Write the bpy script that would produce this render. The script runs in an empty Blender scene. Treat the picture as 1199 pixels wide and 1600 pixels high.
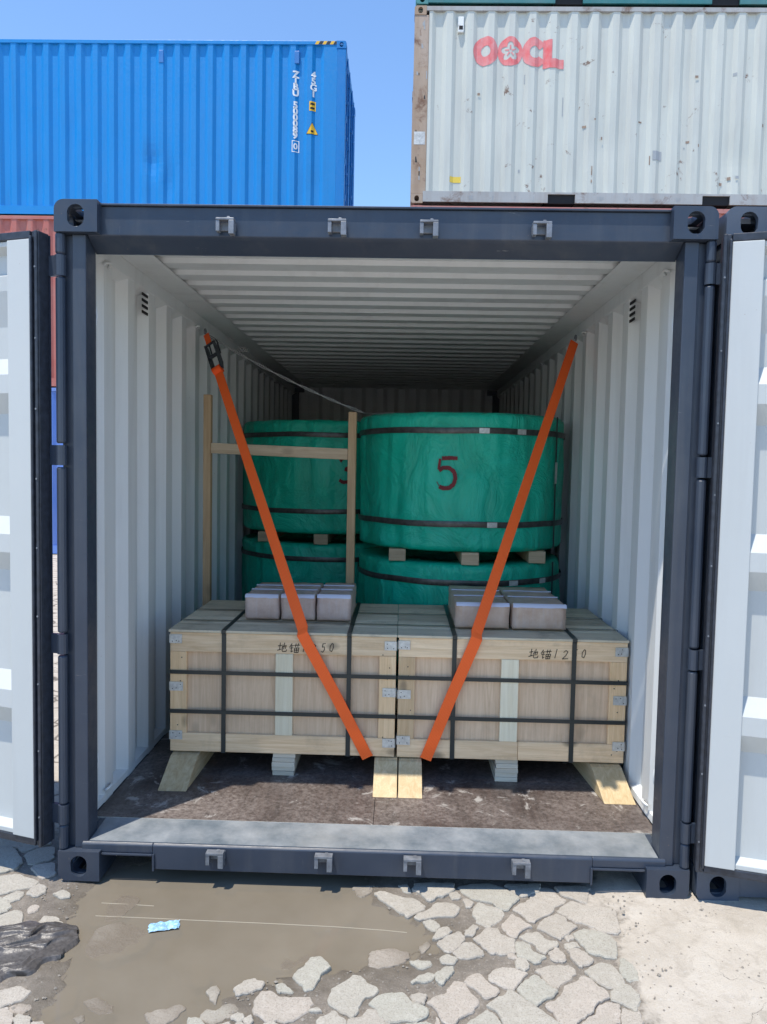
import bpy, bmesh, math, random
import numpy as np
from mathutils import Vector, Matrix, noise
from mathutils.geometry import tessellate_polygon
random.seed(7); rng = np.random.default_rng(7)
S = bpy.context.scene
COL = S.collection

# ------------------------------------------------------------------ camera, light, exposure
CAM = Vector((0.0873, -2.80, 1.6322)); YAW, PIT, ROL = .0230, -.0594, -.0194
cam = bpy.data.cameras.new('camera'); cam.lens = 1170/1600*36; cam.sensor_width = 36; cam.sensor_fit = 'AUTO'
cam.clip_start = .05; cam.clip_end = 2000
co = bpy.data.objects.new('camera', cam); COL.objects.link(co); S.camera = co
Rm = Matrix.Rotation(YAW, 3, 'Z') @ Matrix.Rotation(PIT, 3, 'X') @ Matrix.Rotation(ROL, 3, 'Y')
Rc = Matrix((Rm.col[0], Rm.col[2], -Rm.col[1])).transposed()
co.matrix_world = Matrix.Translation(CAM) @ Rc.to_4x4()
LIGHT = Vector((.47, .53, -2.26)).normalized()          # the way the sunlight travels
sun = bpy.data.lights.new('sun', 'SUN'); sun.energy = 3.2; sun.angle = math.radians(.55); sun.color = (1, .93, .82)
so = bpy.data.objects.new('sun', sun); COL.objects.link(so); so.location = (-4, -5, 20)
so.rotation_euler = LIGHT.to_track_quat('-Z', 'Y').to_euler()
wd = bpy.data.worlds.new('World'); S.world = wd; wd.use_nodes = True
wn = wd.node_tree.nodes; wl = wd.node_tree.links
sky = wn.new('ShaderNodeTexSky'); sky.sky_type = 'NISHITA'; sky.sun_disc = False
sky.sun_elevation = math.asin(-LIGHT.z); sky.sun_rotation = math.atan2(-LIGHT.x, -LIGHT.y)
sky.air_density = 1.2; sky.dust_density = 0; sky.ozone_density = 8.; sky.altitude = 0
wl.new(sky.outputs[0], wn['Background'].inputs[0]); wn['Background'].inputs[1].default_value = .15
S.view_settings.view_transform = 'Standard'; S.view_settings.look = 'None'
S.view_settings.exposure = .7; S.view_settings.gamma = 1; S.view_settings.use_curve_mapping = False
S.cycles.use_denoising = True; S.cycles.max_bounces = 8; S.cycles.diffuse_bounces = 3; S.cycles.glossy_bounces = 4
S.cycles.transparent_max_bounces = 8

# ------------------------------------------------------------------ materials
def nt(name):
    m = bpy.data.materials.new(name); m.use_nodes = True
    t = m.node_tree; return m, t, t.nodes['Principled BSDF']
def node(t, typ, **kw):
    n = t.nodes.new(typ)
    for k, v in kw.items():
        if k in n.inputs: n.inputs[k].default_value = v
        else: setattr(n, k, v)
    return n
def coords(t, scale=(1, 1, 1), rnd=True, space='Object'):
    tc = node(t, 'ShaderNodeTexCoord'); mp = node(t, 'ShaderNodeMapping'); mp.inputs['Scale'].default_value = scale
    t.links.new(tc.outputs[space], mp.inputs['Vector'])
    if rnd:
        oi = node(t, 'ShaderNodeObjectInfo'); ml = node(t, 'ShaderNodeMath', operation='MULTIPLY'); ml.inputs[1].default_value = 37.
        t.links.new(oi.outputs['Random'], ml.inputs[0]); cx = node(t, 'ShaderNodeCombineXYZ')
        for k in range(3): t.links.new(ml.outputs[0], cx.inputs[k])
        t.links.new(cx.outputs[0], mp.inputs['Location'])
    return mp.outputs[0]
def noi(t, vec, scale, detail=6, rough=.6, dist=0):
    n = node(t, 'ShaderNodeTexNoise'); n.inputs['Scale'].default_value = scale; n.inputs['Detail'].default_value = detail
    n.inputs['Roughness'].default_value = rough; n.inputs['Distortion'].default_value = dist
    t.links.new(vec, n.inputs['Vector']); return n.outputs['Fac']
def ramp(t, fac, stops):
    r = node(t, 'ShaderNodeValToRGB'); e = r.color_ramp.elements
    while len(e) > len(stops): e.remove(e[-1])
    while len(e) < len(stops): e.new(1)
    for el, (p, c) in zip(e, stops): el.position = p; el.color = tuple(c) + (1,) if len(c) == 3 else c
    t.links.new(fac, r.inputs[0]); return r.outputs[0]
def mix(t, fac, a, b, mode='MIX'):
    n = node(t, 'ShaderNodeMix', data_type='RGBA', blend_type=mode)
    for s, v in ((0, fac), (6, a), (7, b)):
        if hasattr(v, 'is_linked') or hasattr(v, 'links'): t.links.new(v, n.inputs[s])
        elif s == 0: n.inputs[0].default_value = v
        else: n.inputs[s].default_value = tuple(v) + (1,)
    return n.outputs[2]
def bump(t, bs, h, strength=.3, dist=.01):
    b = node(t, 'ShaderNodeBump'); b.inputs['Strength'].default_value = strength; b.inputs['Distance'].default_value = dist
    t.links.new(h, b.inputs['Height']); t.links.new(b.outputs[0], bs.inputs['Normal']); return b
def g(v): return (v, v, v)

def paint(name, col, rough=.45, dirt=.25, dirtcol=(.16, .13, .1), scale=1.5, streak=True, use_obj=False, spec=.5, stain_lo=.52, rust=0, fade=.12, scratch=0):
    m, t, b = nt(name); v = coords(t)
    vs = coords(t, (3.5, 3.5, .35))
    n1 = noi(t, v, scale, 8, .65); n2 = noi(t, vs if streak else v, 2.2, 7, .62, .3); n3 = noi(t, v, 22, 5, .6)
    if use_obj:
        oi = node(t, 'ShaderNodeObjectInfo'); base = oi.outputs['Color']
    else: base = tuple(col)
    light = mix(t, ramp(t, n1, [(.35, g(0)), (.75, g(fade))]), base, (.75, .75, .75))
    f = ramp(t, n2, [(stain_lo, g(0)), (.85, g(dirt))])
    c = mix(t, f, light, dirtcol)
    if rust:
        fr = ramp(t, noi(t, v, 3.2, 12, .72, .4), [(.62 - rust*.1, g(0)), (.66, g(.85))]); c = mix(t, fr, c, (.13, .055, .025))
        fs = ramp(t, noi(t, coords(t, (9, 9, .5)), 3, 8, .7), [(.6, g(0)), (.8, g(.5*rust))]); c = mix(t, fs, c, (.2, .1, .06))
    if scratch:
        f1 = ramp(t, noi(t, coords(t, (3, 3, 42)), 2.2, 4, .7, .4), [(.70, g(0)), (.73, g(scratch))]); f2 = ramp(t, noi(t, coords(t, (38, 38, 4)), 1.6, 4, .7, .6), [(.71, g(0)), (.74, g(scratch))])
        gate = ramp(t, noi(t, v, 1.7, 3, .5), [(.45, g(0)), (.6, g(1))])
        c = mix(t, mix(t, 1., f1, gate, 'MULTIPLY'), c, (.42, .41, .39)); c = mix(t, mix(t, 1., f2, gate, 'MULTIPLY'), c, (.30, .25, .21))
        c = mix(t, ramp(t, noi(t, v, 75, 3, .6), [(.73, g(0)), (.76, g(scratch))]), c, (.25, .16, .1))
    t.links.new(c, b.inputs['Base Color'])
    t.links.new(ramp(t, n3, [(.3, g(rough-.08)), (.7, g(rough+.12))]), b.inputs['Roughness'])
    b.inputs['Specular IOR Level'].default_value = spec
    bump(t, b, n1, .10, .02)
    return m
NAVY = paint('navy_paint', (.024, .037, .062), .36, .3, (.17, .165, .15), fade=.04, scratch=.55)
NAVY_SILL = paint('worn_sill_paint', (.11, .135, .155), .5, .7, (.36, .35, .32), 7, False, fade=.3, stain_lo=.42)
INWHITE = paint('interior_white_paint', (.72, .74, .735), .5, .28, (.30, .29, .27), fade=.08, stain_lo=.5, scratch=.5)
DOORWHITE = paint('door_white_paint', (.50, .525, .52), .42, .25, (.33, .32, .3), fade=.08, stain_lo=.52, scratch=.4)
CPAINT = paint('container_paint', (1, 1, 1), .45, .3, (.10, .09, .09), use_obj=True, fade=.10)
CBLUE = paint('blue_container_paint', (1, 1, 1), .42, .3, (.02, .12, .26), use_obj=True, fade=.012, scratch=.3)
CGREY = paint('dirty_white_container_paint', (1, 1, 1), .55, .5, (.34, .33, .31), use_obj=True, rust=.05, fade=.1, stain_lo=.42, scratch=.5)
CWORN = paint('worn_container_paint', (1, 1, 1), .55, .42, (.3, .27, .23), use_obj=True, rust=.45, fade=.15, stain_lo=.48)
CRUST = paint('rusty_container_paint', (1, 1, 1), .6, .5, (.2, .12, .08), use_obj=True, rust=.75, fade=.2, stain_lo=.45)
def plain(name, col, rough=.5, metal=0., spec=.5, bsc=0, bst=.2, var=.0):
    m, t, b = nt(name); b.inputs['Roughness'].default_value = rough; b.inputs['Metallic'].default_value = metal
    b.inputs['Specular IOR Level'].default_value = spec; b.inputs['Base Color'].default_value = tuple(col) + (1,)
    if bsc or var:
        v = coords(t); n = noi(t, v, bsc or 8, 6, .6)
        if var:
            c = mix(t, ramp(t, n, [(.3, g(0)), (.7, g(1))]), [x*(1-var) for x in col], [min(1, x*(1+var)) for x in col])
            t.links.new(c, b.inputs['Base Color'])
        if bsc: bump(t, b, n, bst, .01)
    return m
GASKET = plain('black_rubber', (.026, .032, .045), .42, 0, .5, 40, .15, .4)
STEEL = plain('grey_steel', (.2, .215, .24), .45, .25, .5, 30, .2, .3)
STEELWHITE = plain('galvanised_plate', (.56, .56, .53), .4, .4, .5, 60, .15, .2)
COILBAND = plain('dull_coil_band', (.075, .072, .068), .38, .55, .5, 30, .1, .4)
BLACKBAND = plain('black_steel_band', (.03, .037, .037), .33, .3, .5, 0, 0)
DARK = plain('dark_void', (.012, .012, .014), .8)  # near-black stands in for the shade inside slots and pockets
WIRE = plain('dull_wire', (.3, .3, .3), .45, .6)
INK = plain('black_ink', (.04, .03, .02), .8)
REDPAINT = plain('dark_red_paint', (.16, .012, .016), .6, 0, .4, 30, .1, .3)
YELLOW = plain('yellow_sticker', (.85, .5, .03), .5)
BLACKP = plain('black_print', (.02, .02, .02), .6)
WHITEP = plain('white_print', (.8, .82, .85), .5)
GREYP = plain('faded_print', (.33, .36, .38), .7)

def wood(name, c1, c2, axis=0, knots=.0, dark=(.12, .09, .06), mould=0., rough=.75):
    m, t, b = nt(name)
    sc = [14, 14, 14]; sc[axis] = .9; v = coords(t, tuple(sc))
    n = noi(t, v, 2.2, 9, .68, 1.2); nf = noi(t, coords(t, tuple(x*4 if i != axis else 1.6 for i, x in enumerate(sc))), 3, 5, .7)
    c = ramp(t, n, [(.28, c1), (.5, [a*.5+d*.5 for a, d in zip(c1, c2)]), (.72, c2)])
    c = mix(t, ramp(t, nf, [(.45, g(0)), (.8, g(.3))]), c, [x*.6 for x in c1])
    oi = node(t, 'ShaderNodeObjectInfo')
    hv = node(t, 'ShaderNodeHueSaturation'); mr = node(t, 'ShaderNodeMapRange'); mr.inputs['To Min'].default_value = .80; mr.inputs['To Max'].default_value = 1.15
    t.links.new(oi.outputs['Random'], mr.inputs[0]); t.links.new(mr.outputs[0], hv.inputs['Value']); t.links.new(c, hv.inputs['Color']); c = hv.outputs[0]
    if knots:
        vk = coords(t, tuple(1 if i != axis else .55 for i in range(3)))
        vo = node(t, 'ShaderNodeTexVoronoi'); vo.inputs['Scale'].default_value = 7; t.links.new(vk, vo.inputs['Vector'])
        c = mix(t, ramp(t, vo.outputs['Distance'], [(.0, g(knots)), (.09, g(knots*.7)), (.17, g(0))]), c, dark)
    if mould:
        c = mix(t, ramp(t, noi(t, coords(t), 5, 8, .7), [(.52, g(0)), (.72, g(mould))]), c, (.07, .065, .055))
    t.links.new(c, b.inputs['Base Color']); b.inputs['Roughness'].default_value = rough; b.inputs['Specular IOR Level'].default_value = .25
    bump(t, b, nf, .25, .004); return m
PINE_X = wood('pine_board_x', (.62, .42, .235), (.88, .67, .44), 0, .8, mould=.25)
PINE_Z = wood('pine_board_z', (.64, .41, .21), (.88, .64, .39), 2, .7, mould=.15)
PALE_Z = wood('pale_new_board', (.74, .64, .44), (.88, .80, .60), 2, 0)
PLY = wood('plywood_panel', (.63, .43, .27), (.85, .63, .43), 2, .35, mould=.14)
LIDW = wood('weathered_lid_board', (.54, .45, .31), (.76, .67, .50), 0, .2, mould=.45)
TIMB_Z = wood('old_timber_z', (.36, .23, .12), (.52, .37, .22), 2, .4)
TIMB_X = wood('old_timber_x', (.40, .29, .18), (.58, .46, .31), 0, .35)
WEDGEW = wood('wedge_pine', (.52, .37, .19), (.74, .60, .38), 1, .5, (.22, .12, .05), .25)
LAYERP = wood('layered_ply_edge', (.52, .46, .36), (.68, .62, .5), 0, 0)

def tarp():
    m, t, b = nt('green_tarpaulin'); v = coords(t); vs = coords(t, (2.4, 2.4, 1.9))
    n = noi(t, vs, 1.6, 9, .62, 1.2); n2 = noi(t, v, 60, 3, .5)
    c = ramp(t, n, [(.25, (.0, .33, .21)), (.5, (.001, .45, .29)), (.8, (.01, .55, .38))])
    t.links.new(c, b.inputs['Base Color']); b.inputs['Roughness'].default_value = .38
    bump(t, b, n, .8, .05); return m
TARP = tarp()
def webbing():
    m, t, b = nt('orange_webbing')
    tc = node(t, 'ShaderNodeTexCoord'); uvn = node(t, 'ShaderNodeSeparateXYZ'); t.links.new(tc.outputs['UV'], uvn.inputs[0])
    w = node(t, 'ShaderNodeTexWave', wave_type='BANDS', bands_direction='X'); w.inputs['Scale'].default_value = 2.6; t.links.new(tc.outputs['UV'], w.inputs['Vector'])
    c = mix(t, ramp(t, w.outputs['Fac'], [(.2, g(0)), (.8, g(1))]), (1., .105, .008), (1., .165, .02))
    t.links.new(c, b.inputs['Base Color']); b.inputs['Roughness'].default_value = .6
    bump(t, b, w.outputs['Fac'], .4, .002); return m
WEB = webbing()
def floorply():
    m, t, b = nt('dark_plywood_floor'); v = coords(t, rnd=False); vx = coords(t, (14, 1.2, 1), rnd=False)
    n = noi(t, v, 2.3, 10, .68, .5); n2 = noi(t, vx, 4, 8, .7); n3 = noi(t, v, 60, 6, .75); n4 = noi(t, v, 7, 9, .7, .6)
    c = ramp(t, n2, [(.3, (.022, .015, .013)), (.7, (.075, .052, .044))])
    dust = mix(t, ramp(t, n3, [(.38, g(.15)), (.62, g(.95))]), c, (.25, .215, .195))
    c2 = mix(t, ramp(t, n, [(.36, g(.12)), (.62, g(.95))]), c, dust)
    c2 = mix(t, ramp(t, n4, [(.58, g(0)), (.64, g(.7))]), c2, (.46, .44, .41))
    t.links.new(c2, b.inputs['Base Color']); b.inputs['Roughness'].default_value = .45; bump(t, b, n3, .25, .004); return m
FLOORP = floorply()
def stonemat():
    m, t, b = nt('pale_concrete_paver'); v = coords(t, rnd=False); n = noi(t, v, 9, 8, .65); nf = noi(t, v, 190, 4, .7); nm = noi(t, v, 45, 6, .7)
    oi = node(t, 'ShaderNodeObjectInfo')
    tint = ramp(t, oi.outputs['Random'], [(0, (.40, .37, .315)), (.3, (.45, .395, .335)), (.6, (.395, .385, .325)), (1, (.46, .415, .355))])
    c = mix(t, ramp(t, n, [(.35, g(0)), (.7, g(.55))]), tint, (.33, .30, .25))
    c = mix(t, ramp(t, nm, [(.5, g(0)), (.75, g(.35))]), c, (.62, .59, .53))
    c = mix(t, ramp(t, nf, [(.36, g(.55)), (.5, g(0))]), c, (.2, .17, .14))
    at = node(t, 'ShaderNodeAttribute', attribute_name='wet')
    c = mix(t, at.outputs['Fac'], c, (.17, .14, .105))
    t.links.new(c, b.inputs['Base Color'])
    r = node(t, 'ShaderNodeMapRange'); r.inputs['To Min'].default_value = .88; r.inputs['To Max'].default_value = .3; t.links.new(at.outputs['Fac'], r.inputs[0]); t.links.new(r.outputs[0], b.inputs['Roughness'])
    bump(t, b, nm, .45, .012); return m
STONE = stonemat()
def groundmat():
    m, t, b = nt('yard_ground'); v = coords(t, rnd=False); n = noi(t, v, 3.5, 10, .68); nf = noi(t, v, 150, 5, .75); nm = noi(t, v, 28, 8, .72)
    soil = ramp(t, nm, [(.3, (.15, .13, .105)), (.55, (.235, .205, .17)), (.75, (.36, .32, .27))])
    soil = mix(t, ramp(t, nf, [(.55, g(0)), (.66, g(.75))]), soil, (.42, .39, .34))
    slab = ramp(t, n, [(.3, (.44, .39, .32)), (.5, (.54, .485, .41)), (.72, (.61, .56, .485))])
    slab = mix(t, ramp(t, nm, [(.52, g(0)), (.8, g(.5))]), slab, (.34, .30, .25))
    slab = mix(t, ramp(t, nf, [(.3, g(.35)), (.45, g(0))]), slab, (.2, .18, .15))
    a1 = node(t, 'ShaderNodeAttribute', attribute_name='slab'); a2 = node(t, 'ShaderNodeAttribute', attribute_name='wet')
    sm = node(t, 'ShaderNodeMath', operation='MULTIPLY_ADD'); sm.inputs[1].default_value = 1.6; t.links.new(nm, sm.inputs[0]); t.links.new(a1.outputs['Fac'], sm.inputs[2])
    sfac = ramp(t, sm.outputs[0], [(.0, g(0)), (.62, g(0)), (.8, g(.55)), (.98, g(1))])
    sm.inputs[1].default_value = .9
    slab = mix(t, ramp(t, noi(t, v, 11, 9, .75, .6), [(.5, g(0)), (.62, g(.45))]), slab, (.33, .285, .23))
    slab = mix(t, ramp(t, noi(t, v, 70, 4, .7), [(.6, g(0)), (.68, g(.6))]), slab, (.58, .55, .5))
    c = mix(t, sfac, soil, slab); c = mix(t, a2.outputs['Fac'], c, mix(t, nm, (.085, .07, .052), (.21, .18, .14)))
    vc = node(t, 'ShaderNodeTexVoronoi', feature='DISTANCE_TO_EDGE'); vc.inputs['Scale'].default_value = 2.6
    nd = node(t, 'ShaderNodeTexNoise'); nd.inputs['Scale'].default_value = 5; nd.inputs['Detail'].default_value = 8; t.links.new(v, nd.inputs['Vector'])
    sd = node(t, 'ShaderNodeVectorMath', operation='SCALE'); sd.inputs['Scale'].default_value = .35; ad = node(t, 'ShaderNodeVectorMath', operation='ADD')
    t.links.new(nd.outputs['Color'], sd.inputs[0]); t.links.new(v, ad.inputs[0]); t.links.new(sd.outputs[0], ad.inputs[1]); t.links.new(ad.outputs[0], vc.inputs['Vector'])
    ck = node(t, 'ShaderNodeMath', operation='MULTIPLY'); t.links.new(ramp(t, vc.outputs['Distance'], [(.002, g(.8)), (.007, g(0))]), ck.inputs[0])
    t.links.new(ramp(t, noi(t, v, 2.1, 4, .6), [(.52, g(0)), (.6, g(1))]), ck.inputs[1])
    cm = node(t, 'ShaderNodeMath', operation='MULTIPLY'); t.links.new(ck.outputs[0], cm.inputs[0]); t.links.new(a1.outputs['Fac'], cm.inputs[1])
    c = mix(t, cm.outputs[0], c, (.13, .11, .09))
    # far pavers: joints too small to build
    vo = node(t, 'ShaderNodeTexVoronoi', feature='DISTANCE_TO_EDGE'); vo.inputs['Scale'].default_value = 4.5
    dv = node(t, 'ShaderNodeVectorMath', operation='ADD'); sv = node(t, 'ShaderNodeVectorMath', operation='SCALE'); sv.inputs['Scale'].default_value = .06
    nn = node(t, 'ShaderNodeTexNoise'); nn.inputs['Scale'].default_value = 7; t.links.new(v, nn.inputs['Vector'])
    t.links.new(nn.outputs['Color'], sv.inputs[0]); t.links.new(v, dv.inputs[0]); t.links.new(sv.outputs[0], dv.inputs[1]); t.links.new(dv.outputs[0], vo.inputs['Vector'])
    a3 = node(t, 'ShaderNodeAttribute', attribute_name='far')
    jf = node(t, 'ShaderNodeMath', operation='MULTIPLY'); t.links.new(ramp(t, vo.outputs['Distance'], [(.02, g(.8)), (.05, g(0))]), jf.inputs[0]); t.links.new(a3.outputs['Fac'], jf.inputs[1])
    c = mix(t, jf.outputs[0], c, (.12, .10, .08))
    t.links.new(c, b.inputs['Base Color'])
    r = node(t, 'ShaderNodeMapRange'); r.inputs['To Min'].default_value = .92; r.inputs['To Max'].default_value = .35; t.links.new(a2.outputs['Fac'], r.inputs[0]); t.links.new(r.outputs[0], b.inputs['Roughness'])
    add = node(t, 'ShaderNodeMath', operation='ADD'); t.links.new(nf, add.inputs[0]); t.links.new(nm, add.inputs[1])
    bump(t, b, add.outputs[0], .55, .012); return m
GROUND = groundmat()
def watermat():
    m, t, b = nt('muddy_water'); v = coords(t, rnd=False); n = noi(t, v, 2.2, 5, .55)
    c = ramp(t, n, [(.3, (.25, .217, .165)), (.7, (.325, .287, .227))])
    t.links.new(c, b.inputs['Base Color']); b.inputs['Roughness'].default_value = .04; b.inputs['IOR'].default_value = 1.33
    bump(t, b, noi(t, v, 9, 3, .5), .025, .01)
    tr = node(t, 'ShaderNodeBsdfTransparent'); tr.inputs[0].default_value = (.8, .72, .58, 1); mx = node(t, 'ShaderNodeMixShader'); mx.inputs[0].default_value = .62
    t.links.new(tr.outputs[0], mx.inputs[1]); t.links.new(b.outputs[0], mx.inputs[2]); t.links.new(mx.outputs[0], t.nodes['Material Output'].inputs[0]); return m
WATER = watermat()
def blockmat(name, c1, c2):
    m, t, b = nt(name); v = coords(t); n = noi(t, v, 9, 8, .7); nz = noi(t, coords(t, (30, 30, 4)), 2, 6, .6)
    c = ramp(t, n, [(.3, c1), (.7, c2)]); c = mix(t, ramp(t, nz, [(.5, g(0)), (.75, g(.4))]), c, (.5, .45, .43))
    t.links.new(c, b.inputs['Base Color']); b.inputs['Roughness'].default_value = .5
    b.inputs['Coat Weight'].default_value = .25; b.inputs['Coat Roughness'].default_value = .25
    bump(t, b, nz, .3, .006); return m
BLOCKA = blockmat('wrapped_stone_grey', (.42, .285, .225), (.60, .46, .39)); BLOCKB = blockmat('wrapped_stone_brown', (.42, .28, .20), (.58, .44, .34))
FILM = plain('film_sheen', (.56, .57, .66), .25)  # pale film folds, with the front edge highlight put into the colour
RAG = plain('wet_black_plastic', (.085, .078, .074), .36, 0, .5, 90, .2, .4)
BLUEW = plain('blue_wrapper', (.30, .52, .78), .4, 0, .5, 40, .3, .5)
REFLECTION = plain('pale_reflection', (.42, .37, .28), .7)  # pale colour of the reflection lines painted on the water

# ------------------------------------------------------------------ mesh helpers
WT = {}
def empty(name, loc, label=None, cat=None, group=None, kind=None):
    o = bpy.data.objects.new(name, None); COL.objects.link(o); o.location = loc; o.empty_display_size = .1; WT[o] = Vector(loc)
    return tag(o, label, cat, group, kind)
def tag(o, label=None, cat=None, group=None, kind=None):
    for k, v in (('label', label), ('category', cat), ('group', group), ('kind', kind)):
        if v: o[k] = v
    return o
def par(o, p):
    if p is None: return o
    o.parent = p
    w = WT.get(p)
    if w is not None: o.matrix_parent_inverse = Matrix.Translation(-w)
    return o
def link(name, me, mat, parent=None, smooth=False):
    if mat is not None:
        for m_ in (mat if isinstance(mat, (list, tuple)) else [mat]): me.materials.append(m_)
    if smooth: me.polygons.foreach_set('use_smooth', [True]*len(me.polygons))
    o = bpy.data.objects.new(name, me); COL.objects.link(o)
    return par(o, parent)
def mesh(name, v, f, mat, parent=None, smooth=False, xf=None):
    if xf: v = [xf(*p) for p in v]
    me = bpy.data.meshes.new(name); me.from_pydata([tuple(p) for p in v], [], f); me.update()
    return link(name, me, mat, parent, smooth)
BF = [(0, 2, 3, 1), (4, 5, 7, 6), (0, 1, 5, 4), (2, 6, 7, 3), (0, 4, 6, 2), (1, 3, 7, 5)]
class MB:                                                # collects pieces of ONE part
    def __init__(s): s.v = []; s.f = []; s.m = []
    def add(s, v, f, mi=0):
        n = len(s.v); s.v += [tuple(p) for p in v]; s.f += [tuple(i+n for i in q) for q in f]; s.m += [mi]*len(f); return s
    def box(s, x0, x1, y0, y1, z0, z1, mi=0):
        return s.add([(x, y, z) for x in (x0, x1) for y in (y0, y1) for z in (z0, z1)], [(0, 1, 3, 2), (4, 6, 7, 5), (0, 4, 5, 1), (2, 3, 7, 6), (0, 2, 6, 4), (1, 5, 7, 3)], mi)
    def tube(s, pts, r, n=8, mi=0, cap=True):
        pts = [Vector(p) for p in pts]; v = []; f = []; up = Vector((0, 0, 1)); prev = None
        for i, p in enumerate(pts):
            d = (pts[min(i+1, len(pts)-1)] - pts[max(i-1, 0)]).normalized()
            a = (prev - d*prev.dot(d)).normalized() if prev is not None and (prev - d*prev.dot(d)).length > 1e-4 else d.orthogonal().normalized()
            prev = a; b = d.cross(a); rr = r[i] if isinstance(r, (list, tuple)) else r
            v += [p + (a*math.cos(2*math.pi*k/n) + b*math.sin(2*math.pi*k/n))*rr for k in range(n)]
        for i in range(len(pts)-1):
            for k in range(n): f.append((i*n+k, i*n+(k+1) % n, (i+1)*n+(k+1) % n, (i+1)*n+k))
        if cap: f.append(tuple(range(n-1, -1, -1))); f.append(tuple((len(pts)-1)*n+k for k in range(n)))
        return s.add(v, f, mi)
    def prism(s, prof, axis, a0, a1, mi=0):               # profile polygon extruded along an axis (0,1,2)
        def P(q, a):
            q = list(q); q.insert(axis, a); return tuple(q)
        n = len(prof); v = [P(q, a0) for q in prof] + [P(q, a1) for q in prof]
        f = [tuple(range(n)), tuple(range(2*n-1, n-1, -1))] + [(i, i+n, (i+1) % n+n, (i+1) % n) for i in range(n)]
        return s.add(v, f, mi)
    def plate(s, outer, holes, t, fn, mi=0):              # 2-D plate with holes; fn(u, v, w) -> point, w in (0, t)
        loops = [outer] + holes
        tri = tessellate_polygon([[Vector((u, v, 0)) for u, v in l] for l in loops])
        pts = [q for l in loops for q in l]; n = len(pts)
        v = [fn(u, w, 0) for u, w in pts] + [fn(u, w, t) for u, w in pts]
        f = [tuple(q) for q in tri] + [tuple(i+n for i in reversed(q)) for q in tri]
        k = 0
        for l in loops:
            m_ = len(l)
            for i in range(m_): f.append((k+i, k+(i+1) % m_, k+(i+1) % m_+n, k+i+n))
            k += m_
        return s.add(v, f, mi)
    def build(s, name, mat, parent=None, smooth=False, bevel=0, xf=None, seg=2, uv=None):
        me = bpy.data.meshes.new(name); me.from_pydata([xf(*p) for p in s.v] if xf else s.v, [], s.f)
        if isinstance(mat, (list, tuple)): me.polygons.foreach_set('material_index', s.m)
        bm = bmesh.new(); bm.from_mesh(me); bmesh.ops.recalc_face_normals(bm, faces=bm.faces)
        if bevel:
            bmesh.ops.bevel(bm, geom=[e for e in bm.edges if e.is_manifold and e.calc_face_angle(0) > .5], offset=bevel, segments=seg, affect='EDGES', profile=.5, clamp_overlap=True)
        bm.to_mesh(me); bm.free(); me.update()
        return link(name, me, mat, parent, smooth)
def box(name, x0, x1, y0, y1, z0, z1, mat, parent=None, bevel=.003, xf=None):
    return MB().box(x0, x1, y0, y1, z0, z1).build(name, mat, parent, bevel=bevel, xf=xf)
def oval(cx, cy, w, h, n=20):
    pts = []; r = w/2; c = h/2 - r
    for k in range(n):
        a = 2*math.pi*k/n; pts.append((cx + r*math.cos(a), cy + r*math.sin(a) + (c if math.sin(a) >= 0 else -c)))
    return pts
def dup(src, parent=None):
    c = src.copy(); COL.objects.link(c); c.parent = parent
    for ch in src.children: dup(ch, c)
    return c
def corr_pts(length, pitch=.278, depth=.038, a=.08, s=.055, off=0.):   # (along, depth) break points; 0 = outer flat
    pts = [(0, 0)]; x = off
    while x + pitch < length:
        pts += [(x + a*.5, 0), (x + a*.5 + s, depth), (x + pitch - a*.5 - s, depth), (x + pitch - a*.5, 0)]; x += pitch
    return pts + [(length, 0)]
def prof_at(pts, x):
    for (a, b), (c, d) in zip(pts, pts[1:]):
        if a <= x <= c: return b + (d-b)*(x-a)/max(c-a, 1e-9)
    return 0
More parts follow.
